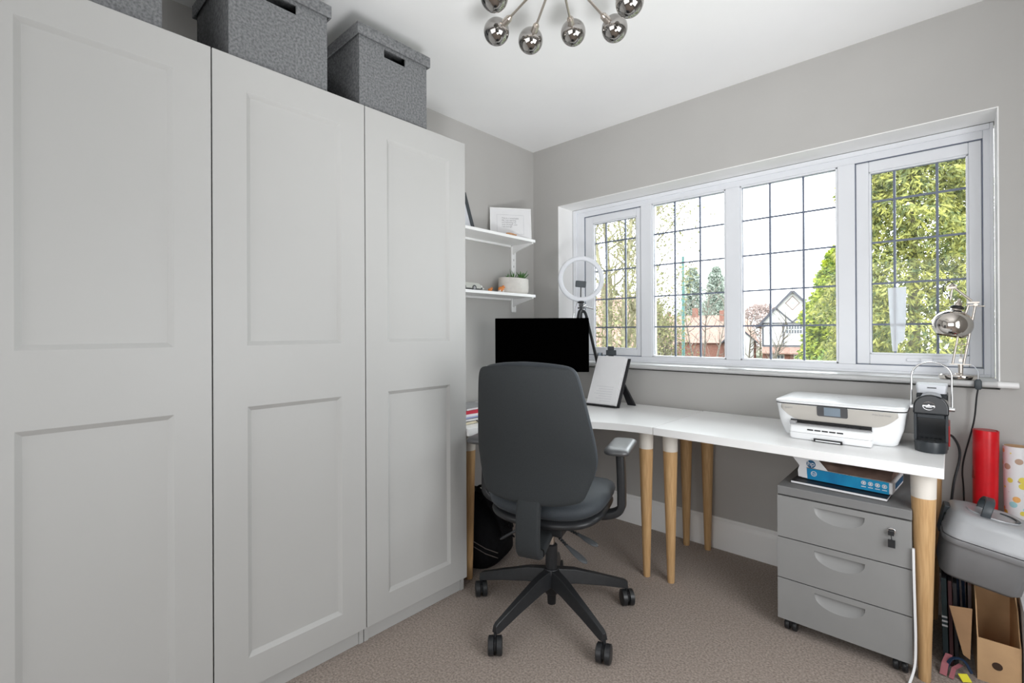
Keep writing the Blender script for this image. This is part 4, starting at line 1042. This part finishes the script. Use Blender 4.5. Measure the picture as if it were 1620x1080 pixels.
# ------------------------------------------------------------------ right-hand corner clutter
rt = thing('wrapping_roll', 'tall shiny red roll of wrapping paper in the corner', 'wrapping paper', (2.296, -.105, 0))
b = MB(); b.lathe([(.033, .001), (.034, .40), (.0365, .785), (.0335, .786), (.030, .70), (.030, .69)], 36, Matrix.Rotation(radians(.6), 4, 'Y')); obj('roll', b, M['red'], rt, smooth=40)
b = MB(); b.box(-.002, .004, -.0375, -.034, .10, .785); 
b = MB(); b.cyl((0, -.0, .60), (.006, 0, .786), .0305, 30); obj('inner_turns', b, M['redp'], rt)
wr = thing('wrapping_roll', 'white wrapping paper roll with pastel pattern right of red roll', 'wrapping paper', (2.392, -.09, 0))
b = MB(); b.lathe([(.036, .001), (.036, .735), (.033, .7355), (.032, .70)], 36, Matrix.Rotation(radians(-.6), 4, 'Y')); obj('roll', b, M['wrap'], wr, smooth=40)
b = MB(); b.lathe([(.0325, .0), (.0325, .7345)], 30, Matrix.Rotation(radians(-.6), 4, 'Y') @ Matrix.Translation((0, 0, .001))); obj('tube_core', b, M['kraft'], wr)
# case
cs = thing('carry_case', 'grey plastic carry case with black handle tilted on magazine file', 'case', (2.268, -.30, .302), rot=(radians(0), radians(10), radians(4)))
CW, CD = .228, .24
def rrz(w_, d_, r, z, k=6, dx=0, dy=0): return [(x+dx, y+dy, z) for x, y in rrect(w_, d_, r, k)]
b = MB(); b.loft([rrz(CW-.05, CD-.05, .03, .0), rrz(CW-.024, CD-.022, .038, .012), rrz(CW-.014, CD-.014, .042, .110), rrz(CW-.010, CD-.010, .044, .120)]); cb = obj('lower_tub', b, M['case2'], cs, smooth=50)
b = MB(); b.loft([rrz(CW, CD, .046, .120), rrz(CW+.003, CD+.003, .047, .124), rrz(CW+.003, CD+.003, .047, .136), rrz(CW, CD, .046, .139)]); obj('rim', b, M['case2'], cs, smooth=50)
b = MB(); b.loft([rrz(CW, CD, .046, .142), rrz(CW, CD, .046, .154), rrz(CW-.006, CD-.006, .046, .158), rrz(CW-.012, CD-.012, .046, .196), rrz(CW-.030, CD-.03, .046, .218), rrz(CW-.070, CD-.07, .046, .227), rrz(CW-.10, CD-.09, .046, .224)]); ld = obj('lid', b, M['case'], cs, smooth=50)
b = MB(); b.lathe([(.070, .0), (.068, .004), (.058, .0015), (.03, .0005)], 40, Matrix.Translation((.008, .0, .2245)) @ Matrix.Diagonal((1, .80, 1, 1))); obj('handle_recess', b, M['case'], ld, smooth=40)
b = MB(); b.sweep(smooth_curve([(.030, .045, .2275), (.055, .03, .2285), (.068, .0, .2285), (.060, -.03, .2285)], 5), rrect(.010, .003, .001, 2)); obj('handle_rest', b, M['chandle'], ld)
hpth = smooth_curve([(-.018, -.052, .222), (-.017, -.052, .246), (-.012, -.034, .268), (-.010, .0, .275), (-.012, .034, .268), (-.017, .052, .246), (-.018, .052, .222)], 5)
b = MB(); b.sweep(hpth, rrect(.010, .025, .003, 3), up=(1, 0, 0)); obj('handle', b, M['chandle'], cs, smooth=50)
b = MB(); b.box(-CW/2-.004, -CW/2+.034, -.005, .055, .185, .2125); b.box(-CW/2-.005, -CW/2+.002, -.005, .055, .112, .20); obj('latch', b, M['chandle'], cs, bevel=.004)
# magazine file
mf = thing('magazine_file', 'tan card magazine file standing on carpet under the carry case', 'magazine file', (2.316, -.29, 0), radians(2))
fx = .051; b = MB()
def side(x):
    return [(x, -.120, 0), (x, .12, 0), (x, .12, .272), (x, .02, .272), (x, -.05, .235), (x, -.095, .16), (x, -.120, .140)]
for x in (-fx, fx-.003):
    A_ = side(x); B_ = side(x+.003); n = len(A_); b.add(A_+B_, [tuple(range(n)), tuple(range(2*n-1, n-1, -1))] + [(i, n+i, n+(i+1) % n, (i+1) % n) for i in range(n)])
b.box(-fx+.003, fx-.003, -.120, -.117, 0, .140); b.box(-fx+.003, fx-.003, .117, .12, 0, .272); b.box(-fx+.003, fx-.003, -.117, .117, 0, .003)
mfb = obj('card_body', b, M['kraft'], mf, smooth=0)
obj('finger_hole', disc(.0125, frameM((-.004, -.1205, .062), (1, 0, 0), (0, 0, 1)), d=.0006), M['hole'], mfb)
# things between leg and file
def upright(name, label, cat, x, y0, y1, h, th, lean, m, m2=None, stripes=None, z0=0):
    t = thing(name, label, cat, (x, (y0+y1)/2, z0+.001), rot=(0, radians(lean), 0))
    d = (y1-y0)/2
    b = MB(); b.box(-th/2, th/2, -d, d, 0, h); o = obj('cover', b, m, t, bevel=.0012)
    b = MB(); b.box(-th/2+.0012, th/2-.0012, -d+.002, d+.001, .002, h+.0006); obj('pages', b, m2 or M['paperw'], t)
    if stripes:
        for z_ in stripes: 
            s = MB(); s.box(-th/2-.0004, th/2+.0004, -d-.0006, -d+.003, z_, z_+.006); obj('spine_band', s, M['pgrey'], o)
    return t
upright('binder', 'dark teal binder with grey spine bands against the desk leg', 'binder', 2.192, -.40, -.14, .300, .014, -1.0, M['greenbk'], M['bookblack'], (.135, .150, .165))
upright('notebook', 'dark maroon notebook beside the teal binder', 'notebook', 2.207, -.39, -.12, .292, .010, -1.0, M['maroon'], M['bookblack'])
upright('notebook', 'black notebook leaning between maroon notebook and cardboard sheet', 'notebook', 2.220, -.38, -.25, .285, .010, -1.0, M['bookblack'], M['bookblack'])
upright('folder', 'black folder with white edge leaning under the carry case', 'folder', 2.246, -.235, -.08, .270, .009, -2.0, M['navy'], M['paperw'])
upright('folder', 'navy folder leaning behind the magazine file', 'folder', 2.230, -.235, -.07, .270, .009, -2.0, M['navy'], M['paperw'])
b = MB(); b.add([(2.201, -.422, .222), (2.258, -.422, .232), (2.252, -.422, .06), (2.235, -.422, .07), (2.201, -.419, .222), (2.258, -.419, .232), (2.252, -.419, .06), (2.235, -.419, .07)], [(0, 1, 2, 3), (7, 6, 5, 4), (0, 4, 5, 1), (1, 5, 6, 2), (2, 6, 7, 3), (3, 7, 4, 0)])
tag(obj('cardboard_sheet', b, M['kraft2'], smooth=0), 'brown cardboard piece wedged left of the magazine file', 'cardboard')
def strip(name, label, cat, pts, w_, th, m):
    b = MB(); b.sweep(pts, [(-w_/2, -th/2), (w_/2, -th/2), (w_/2, th/2), (-w_/2, th/2)], up=(0, 0, 1)); return tag(obj(name, b, m, smooth=0), label, cat)
strip('paper_strip', 'dusty pink paper strip on floor beside the desk leg', 'paper', [(2.185, -.47, .004), (2.190, -.44, .03), (2.20, -.40, .045)], .018, .0015, M['pink'])
strip('ribbon', 'pink and dark ribbon on floor by the yellow card', 'ribbon', [(2.205, -.475, .004), (2.212, -.44, .022), (2.23, -.41, .028)], .012, .0015, M['pink'])
strip('headband', 'dark curved band over the yellow card on the floor', 'band', smooth_curve([(2.19, -.45, .006), (2.205, -.43, .045), (2.235, -.42, .050), (2.256, -.43, .02)], 5), .010, .003, M['navy'])
b = MB(); b.box(-.014, .014, -.012, .012, 0, .002, Matrix.Translation((2.238, -.455, .010)) @ Matrix.Rotation(radians(38), 4, 'Z') @ Matrix.Rotation(radians(35), 4, 'X'))
tag(obj('card', b, M['yellow'], smooth=0), 'small bright yellow card on the floor by magazine file', 'card')
b = MB(); b.sweep(smooth_curve([(2.1155, -.572, .44), (2.1165, -.575, .36), (2.1185, -.575, .24), (2.1200, -.575, .14), (2.1175, -.580, .06), (2.104, -.60, .004)], 6), [(-.0032, -.006), (.0032, -.006), (.0032, .006), (-.0032, .006)], up=(0, 1, 0))
tag(obj('paper_ribbon', b, M['paperw']), 'white paper ribbon hanging between the pedestal and desk leg', 'ribbon')
gb = thing('gridded_organiser', 'white box with dark grid lines at the right frame edge', 'box', (2.42, -.30, 0))
b = MB(); b.box(2.376, 2.52, -.42, -.18, .001, .262); gbb = obj('box_body', b, M['paperw'], gb, world=True, bevel=.002)
for z_ in (.07, .14, .205):
    b = MB(); b.box(2.3755, 2.52, -.4212, -.42, z_, z_+.002); obj('grid_line', b, M['pdark'], gb, world=True)
for x_ in (2.395, 2.43, 2.465):
    b = MB(); b.box(x_, x_+.002, -.4212, -.42, .001, .262); obj('grid_line', b, M['pdark'], gb, world=True)

# ------------------------------------------------------------------ rucksack under desk
rk = thing('rucksack', 'black rucksack slumped under the corner desk', 'rucksack', (.42, -.90, 0), radians(20))
rg = []
for z_, hx, hy, dx in ((.004, .10, .15, .0), (.03, .125, .17, .0), (.12, .125, .165, .0), (.20, .105, .15, -.03), (.27, .075, .12, -.07), (.32, .045, .09, -.10), (.345, .015, .04, -.12)):
    rg.append([(dx+hx*math.copysign(abs(cos(2*pi*i/28))**.7, cos(2*pi*i/28)), hy*math.copysign(abs(sin(2*pi*i/28))**.7, sin(2*pi*i/28)), z_) for i in range(28)])
b = MB(); b.loft(rg); rb = obj('bag', b, M['blackc'], rk, smooth=60)
for y in (-.06, .04):
    b = MB(); b.sweep(smooth_curve([(-.06, y, .34), (.0, y, .345), (.06, y, .29), (.11, y, .22), (.135, y, .15)], 5), [(-.014, -.004), (.014, -.004), (.014, .004), (-.014, .004)]); obj('shoulder_strap', b, M['blackc'], rk)
b = MB(); b.tube(smooth_curve([(.0, -.03, .29), (.04, -.03, .32), (.09, -.02, .27), (.08, -.02, .22)], 5), .007, 8); obj('grab_handle', b, M['blackc'], rk)
for k, z_ in enumerate((.06, .085)):
    b = MB(); b.tube([(.02, -.172, z_+.06), (.08, -.160, z_+.03), (.127, -.12, z_)], .0022, 6); obj('piping', b, M['greytape'], rk)
b = MB(); b.tube(smooth_curve([(.11, -.05, .16), (.16, -.06, .165), (.19, -.06, .150)], 4), .004, 6); b.tube(smooth_curve([(.12, -.03, .18), (.15, -.04, .20)], 3), .003, 6); obj('loose_strap', b, M['blackc'], rk)

# ------------------------------------------------------------------ outside
def ray(px, py): return F2 + R3*((px-CXP)/FPX) - U3*((py-540-DYP)/FPX)
def at(px, py, d): return CAM + ray(px, py)*d      # measured pixel + distance -> world position
GZ = -2.7
struct('ground_garden', MB().box(-90, 60, 2, 120, GZ-.2, GZ), M['grass'], smooth=0)
b = MB(); b.box(-60, 60, 21, 27, GZ-.05, GZ+.02, Matrix.Rotation(radians(12), 4, 'Z')); struct('ground_road', b, M['road'], smooth=0)

def leaf_mesh(name, centers, size, mat_, parent, droop=.0, aspect=.5, seed=1):
    r = np.random.default_rng(seed); n = len(centers)
    d = r.normal(size=(n, 3)); d[:, 2] = d[:, 2]*.6 - droop; d /= np.linalg.norm(d, axis=1)[:, None]
    u = r.normal(size=(n, 3)); s = np.cross(d, u); s /= np.linalg.norm(s, axis=1)[:, None]
    L_ = size*(.6+.8*r.random(n))[:, None]; w_ = L_*aspect
    # fold slightly: 4 verts diamond
    p0 = centers; p1 = centers + d*L_*.5 + s*w_*.5; p2 = centers + d*L_; p3 = centers + d*L_*.5 - s*w_*.5
    V = np.stack([p0, p1, p2, p3], 1).reshape(-1, 3)
    me = bpy.data.meshes.new(name); me.vertices.add(4*n); me.vertices.foreach_set('co', V.ravel().astype(np.float32))
    me.loops.add(4*n); me.loops.foreach_set('vertex_index', np.arange(4*n, dtype=np.int32))
    me.polygons.add(n); me.polygons.foreach_set('loop_start', np.arange(0, 4*n, 4, dtype=np.int32))
    me.update(calc_edges=True); me.materials.append(mat_)
    o = bpy.data.objects.new(name, me); COL.objects.link(o); o.parent = parent; o['kind'] = 'stuff'; return o
def branchy(parent, mat_, base, H_, n_tr, spread, seed, thick=.12):
    """several trunks each an own part, with limbs"""
    r = random.Random(seed); tips = []
    for k in range(n_tr):
        b = MB(); a = r.random()*6.28; lean = spread*(.3+.7*r.random())
        x, y = base[0]+cos(a)*.15*(n_tr > 1), base[1]+sin(a)*.15*(n_tr > 1)
        p = Vector((x, y, 0)); pts = [p.copy()]; d = Vector((cos(a)*lean, sin(a)*lean, 1)).normalized()
        for i in range(7):
            d = (d+Vector((r.uniform(-.12, .12), r.uniform(-.12, .12), .05))).normalized(); p = p+d*H_/7; pts.append(p.copy())
        b.tube(pts, thick, 8, scale=[1-.85*i/7 for i in range(8)])
        for i in range(2, 8):
            for j in range(4):
                q = pts[i-1].lerp(pts[i], r.random()); dd = Vector((r.uniform(-1, 1), r.uniform(-1, 1), r.uniform(.1, 1))).normalized()
                L_ = H_*(.09+.13*r.random()); bp = [q]; 
                for m in range(4):
                    dd = (dd+Vector((r.uniform(-.3, .3), r.uniform(-.3, .3), r.uniform(-.05, .35)))).normalized(); bp.append(bp[-1]+dd*L_/4)
                    if m > 0:
                        t2 = bp[-1]; e = (dd+Vector((r.uniform(-1, 1), r.uniform(-1, 1), r.uniform(-.3, 1)))).normalized()
                        b.tube([t2, t2+e*L_*.2, t2+e*L_*.38+Vector((0, 0, .05))], thick*.11, 4, scale=[1, .7, .4]); tips.append(t2+e*L_*.35)
                b.tube(bp, thick*.28, 5, scale=[1, .8, .6, .45, .25]); tips.append(bp[-1])
        obj('trunk', b, mat_, parent, smooth=60)
    return tips
def put_ground(px, d): v = at(px, 523, d); return (v.x, v.y, GZ)

# golden conifer right outside, on the right
def conifer(label, px, d, H_, R_, n, mt_, size, seed, top_r=.25, group=None, cat='tree', droop=.9, base_z=.15, shape=.8, asp=.35):
    loc = put_ground(px, d)
    t = thing('conifer_tree' if droop > .5 else 'garden_tree', label, cat, loc)
    if group: t['group'] = group
    b = MB(); b.tube([(0, 0, 0), (0, 0, H_*.5), (0, 0, H_*.95)], .16, 10, scale=[1, .6, .15]); obj('trunk', b, M['bark'], t)
    r = np.random.default_rng(seed)
    z = r.random(n)**.9*H_*(1-base_z)+H_*base_z; ang = r.random(n)*2*pi
    frac = (z-H_*base_z)/(H_*(1-base_z)); rad = R_*((1-frac)**shape*(1-top_r)+top_r*(1-frac**6))
    lump = 1+.16*np.sin(ang*5+z*2.3)+.12*np.sin(z*5.1+ang*3)+.08*np.sin(z*11+ang*7)
    rr = rad*lump*(1-.45*r.random(n)**2.2)
    C = np.stack([rr*np.cos(ang), rr*np.sin(ang), z], 1)
    leaf_mesh('foliage', C, size, mt_, t, droop, asp, seed)
    return t
conifer('tall golden conifer close outside the right casement', 1446, 10.5, 9.6, 1.75, 75000, M['conifer'], .135, 3, top_r=.42, shape=.75, asp=.28)
conifer('yellow-green leafy evergreen behind the third window light', 1338, 17, 7.0, 1.35, 26000, M['laurel'], .15, 4, droop=.2, base_z=.35, shape=.5, asp=.55)
conifer('fresh green rounded shrub under the leafy evergreen', 1327, 14.5, 3.35, .95, 20000, M['shrub'], .10, 5, droop=.1, base_z=.1, shape=.35, asp=.3)
# deciduous trees left
def decid(label, px, d, H_, ntr, spread, nleaf, seed, mt_, size, crown_from=.35, group=None, bark='bark', thick=.12, sc=1.0):
    loc = put_ground(px, d); t = thing('deciduous_tree', label, 'tree', loc)
    if group: t['group'] = group
    tips = branchy(t, M[bark], (0, 0), H_, ntr, spread, seed, thick)
    if nleaf:
        r = np.random.default_rng(seed); T = np.array([tuple(p) for p in tips]); T = T[T[:, 2] > H_*crown_from]
        C = T[r.integers(0, len(T), nleaf)] + r.normal(size=(nleaf, 3))*.20*sc
        leaf_mesh('foliage', C, size, mt_, t, .2, .6, seed)
    return t
decid('multi-stemmed pale tree filling the left casement view', 972, 11, 8.6, 6, .16, 6000, 11, M['pale'], .075, thick=.10)
decid('slender pale-leaved tree at left edge of second light', 1036, 16, 9.0, 3, .12, 6000, 12, M['pale'], .09, thick=.09)
decid('dense twiggy olive tree low in the second light', 1052, 20, 4.6, 4, .30, 5000, 13, M['pale'], .09, crown_from=.3, bark='barkd', thick=.12)
decid('bare garden tree before the red roofs', 1110, 25, 6.0, 3, .3, 0, 14, M['pale'], .10, bark='barkd', thick=.08)
decid('bare arching tree before the timbered house', 1186, 20, 4.4, 3, .5, 0, 15, M['pale'], .10, bark='barkd', thick=.07)
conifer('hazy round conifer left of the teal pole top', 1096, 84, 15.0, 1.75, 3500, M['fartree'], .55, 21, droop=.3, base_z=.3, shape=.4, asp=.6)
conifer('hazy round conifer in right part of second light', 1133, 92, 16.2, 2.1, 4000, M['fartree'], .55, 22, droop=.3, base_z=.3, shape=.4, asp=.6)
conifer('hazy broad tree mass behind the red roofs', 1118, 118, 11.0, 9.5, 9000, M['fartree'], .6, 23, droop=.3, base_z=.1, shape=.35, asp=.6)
conifer('brownish bare tree mass left of the timbered gable', 1203, 70, 7.6, 3.8, 8000, M['bare'], .5, 24, droop=-.3, base_z=.1, shape=.3, asp=.25)
conifer('second brownish bare tree behind the timbered gable', 1296, 72, 7.8, 2.4, 5000, M['bare'], .5, 25, droop=-.3, base_z=.1, shape=.3, asp=.25)
# teal lamp post
loc = put_ground(1081, 22); tp = thing('lamp_post', 'weathered teal street pole with a red sign below', 'pole', loc)
b = MB(); b.lathe([(.10, 0), (.10, 1.2), (.075, 1.25), (.06, 7.3)], 14); pl = obj('pole', b, M['teal'], tp)
b = MB(); b.cyl((0, 0, 7.0), (.9, .5, 7.1), .02, 8); obj('bracket_arm', b, M['teal'], tp)
b = MB(); b.prism(rrect(.9, 1.1, .03, 2), -.03, .03, Matrix.Translation((0, -.12, 1.7)) @ frameM((0, 0, 0), Rv, (0, 0, 1))); obj('sign_board', b, M['gutter'], tp)

def tuft_window(parent, x0, x1, z0, z1, y, nx, nz):
    b = MB(); fr_ = .05
    b.box(x0-.07, x1+.07, y-.06, y+.02, z0-.07, z0); b.box(x0-.07, x1+.07, y-.06, y+.02, z1, z1+.07); b.box(x0-.07, x0, y-.06, y+.02, z0, z1); b.box(x1, x1+.07, y-.06, y+.02, z0, z1)
    for i in range(1, nx): xx = x0+(x1-x0)*i/nx; b.box(xx-.03, xx+.03, y-.05, y+.02, z0, z1)
    for i in range(1, nz): zz_ = z0+(z1-z0)*i/nz; b.box(x0, x1, y-.05, y+.02, zz_-.025, zz_+.025)
    w_ = obj('window', b, M['wframe'], parent, smooth=0)
    for i in range(nx):
        for j in range(nz):
            p = MB(); a0 = x0+(x1-x0)*i/nx; a1 = x0+(x1-x0)*(i+1)/nx; c0_ = z0+(z1-z0)*j/nz; c1_ = z0+(z1-z0)*(j+1)/nz
            p.box(a0+.03, a1-.03, y-.02, y+.0, c0_+.025, c1_-.025); obj('pane', p, M['hpane'], w_, smooth=0)
    return w_
# timbered gable house : local x along Rv, y along Fv (away), z up, z measured from ground
hs = thing('timbered_house', 'white gabled house with grey timber framing opposite', 'house', put_ground(1254, 38), yaw-math.atan((1254-CXP)/FPX))
hs.scale = (.86, 1, 1)
zz = lambda v: v-GZ
b = MB(); b.box(-2.55, 3.0, 0, 8, zz(-.55), zz(1.75)); b.prism([(-2.55, zz(1.75)), (2.55, zz(1.75)), (0, zz(4.25))], 0, 8, Matrix(((1, 0, 0, 0), (0, 0, 1, 0), (0, 1, 0, 0), (0, 0, 0, 1)))); obj('upper_wall', b, M['render'], hs, smooth=0)
b = MB(); b.box(-2.5, 3.2, .05, 8, 0, zz(-.55)); obj('lower_wall', b, M['brick'], hs, smooth=0)
def slope(xa, za, xb, zb2, y0, y1, th, m, nm='roof', par=None):
    b = MB(); d = Vector((xb-xa, 0, zb2-za)).normalized(); nrm = Vector((-d.z, 0, d.x))*th
    if nrm.z < 0: nrm = -nrm
    vs = []
    for y in (y0, y1):
        for p in ((xa, za), (xb, zb2)): vs.append((p[0], y, p[1])); vs.append((p[0]+nrm.x, y, p[1]+nrm.z))
    b.add(vs, [(0, 2, 3, 1), (4, 5, 7, 6), (0, 1, 5, 4), (2, 6, 7, 3), (1, 3, 7, 5), (0, 4, 6, 2)]); return obj(nm, b, m, par or hs, smooth=0)
slope(-3.0, zz(1.32), 0, zz(4.27), -.25, 8.2, .10, M['tile']); slope(3.0, zz(1.32), 0, zz(4.27), -.25, 8.2, .10, M['tile'])
slope(-2.95, zz(1.27), .02, zz(4.22), -.30, -.22, .20, M['timber'], 'barge_board'); slope(2.95, zz(1.27), -.02, zz(4.22), -.30, -.22, .20, M['timber'], 'barge_board')
slope(-1.45, zz(2.95), -.02, zz(1.75), -.06, .0, .13, M['timber'], 'timber'); slope(1.45, zz(2.95), .02, zz(1.75), -.06, .0, .13, M['timber'], 'timber')
for q in ((-2.5, 2.55, 1.68, 1.80), (-2.5, -2.38, -.1, 1.7), (-.82, -.70, -.1, 1.7), (1.7, 1.8, -.1, 1.7), (-2.5, 3.0, -.14, -.02)):
    b = MB(); b.box(q[0], q[1], -.06, 0, zz(q[2]), zz(q[3])); obj('timber', b, M['timber'], hs, smooth=0)
b = MB(); r_ = .55; b.tube([(r_, -.04, zz(3.35)), (0, -.04, zz(3.35+r_)), (-r_, -.04, zz(3.35)), (0, -.04, zz(3.35-r_))], .035, 4, closed=True); obj('diamond_trim', b, M['tile'], hs, smooth=0)
b = MB(); b.box(-.12, .12, -.05, 0, zz(3.30), zz(3.42)); obj('vent', b, M['lcd'], hs, smooth=0)
b = MB(); b.add([(-2.5, -.7, zz(-.62)), (3.2, -.7, zz(-.62)), (3.2, .05, zz(-.15)), (-2.5, .05, zz(-.15)), (-2.5, -.7, zz(-.72)), (3.2, -.7, zz(-.72)), (3.2, .05, zz(-.72)), (-2.5, .05, zz(-.72))], [(0, 1, 2, 3), (4, 7, 6, 5), (0, 4, 5, 1), (1, 5, 6, 2), (2, 6, 7, 3), (3, 7, 4, 0)]); obj('pent_roof', b, M['tile'], hs, smooth=0)
tuft_window(hs, -.55, .75, zz(.9), zz(1.55), 0, 6, 2)
tuft_window(hs, -1.8, -.75, zz(-1.7), zz(-.85), .05, 4, 3); tuft_window(hs, .15, 1.85, zz(-1.7), zz(-.8), .05, 6, 3)
b = MB(); b.box(-.035, .035, 3, 3.07, zz(4.2), zz(5.2)); obj('finial', b, M['timber'], hs, smooth=0)
# roofs to the left
def simple_house(label, px, d, w_, eave, ridge, dep, gable_x=None, rz=0, grp=None, wallm='brick'):
    th_ = math.atan((px-CXP)/FPX); t = thing('house', label, 'house', put_ground(px, d), yaw-th_+rz); t.scale = (cos(th_), 1, 1)
    b = MB(); b.box(-w_/2, w_/2, 0, dep, 0, zz(eave)); obj('wall', b, M[wallm], t, smooth=0)
    b = MB(); b.add([(-w_/2-.3, -.4, zz(eave)-.1), (w_/2+.3, -.4, zz(eave)-.1), (w_/2-.6, dep/2, zz(ridge)), (-w_/2+.6, dep/2, zz(ridge)), (-w_/2-.3, dep+.4, zz(eave)-.1), (w_/2+.3, dep+.4, zz(eave)-.1)], [(0, 1, 2, 3), (5, 4, 3, 2), (0, 3, 4), (1, 5, 2), (0, 4, 5, 1)]); obj('roof', b, M['tile'], t, smooth=0)
    if gable_x is not None:
        b = MB(); gx = gable_x; b.prism([(gx-1.4, zz(eave)-1.6), (gx+1.4, zz(eave)-1.6), (gx+1.4, zz(eave)+.2), (gx, zz(eave)+1.4), (gx-1.4, zz(eave)+.2)], -1.2, 2, Matrix(((1, 0, 0, 0), (0, 0, 1, 0), (0, 1, 0, 0), (0, 0, 0, 1)))); obj('gable_wall', b, M['render'], t, smooth=0)
        slope(gx-1.75, zz(eave)-.1, gx, zz(eave)+1.45, -1.35, 2, .12, M['timber'], 'gable_roof', t); slope(gx+1.75, zz(eave)-.1, gx, zz(eave)+1.45, -1.35, 2, .12, M['timber'], 'gable_roof', t)
        tuft_window(t, gx-.5, gx+.5, zz(eave)-.9, zz(eave)+.05, -1.2, 3, 2)
    tuft_window(t, w_/2-2.4, w_/2-.9, zz(-1.8), zz(-.8), 0, 5, 3)
    b = MB(); b.box(-.4, .4, dep/2-.3, dep/2+.3, zz(ridge)-.8, zz(ridge)+1.0); obj('chimney', b, M['brick'], t, smooth=0)
    return t
simple_house('red-tiled house with small white gable left of timbered house', 1144, 49, 6.6, .0, 2.4, 8, gable_x=1.6)
simple_house('pale red-roofed house behind the teal pole', 1100, 60, 8.5, -.2, 3.2, 9)
simple_house('red-roofed house beyond the left casement trees', 960, 30, 8, .2, 3.6, 8, wallm='render')
simple_house('white-walled house between the tree and teal pole', 1058, 74, 7.5, 1.0, 3.2, 8, wallm='render')
b = MB(); b.box(-9, 9, -.4, .4, 0, .9)
hg = thing('hedge', 'low clipped hedge along the far side of the road', 'hedge', put_ground(1180, 27), yaw)
obj('hedge_core', MB().box(-9, 9, -.35, .35, 0, .95), M['barkd'], hg, smooth=0)
r = np.random.default_rng(5); C = np.stack([r.uniform(-9, 9, 9000), r.uniform(-.5, .5, 9000), r.uniform(0, 1.15, 9000)], 1); leaf_mesh('foliage', C, .16, M['shrub'], hg, 0, .6, 9)
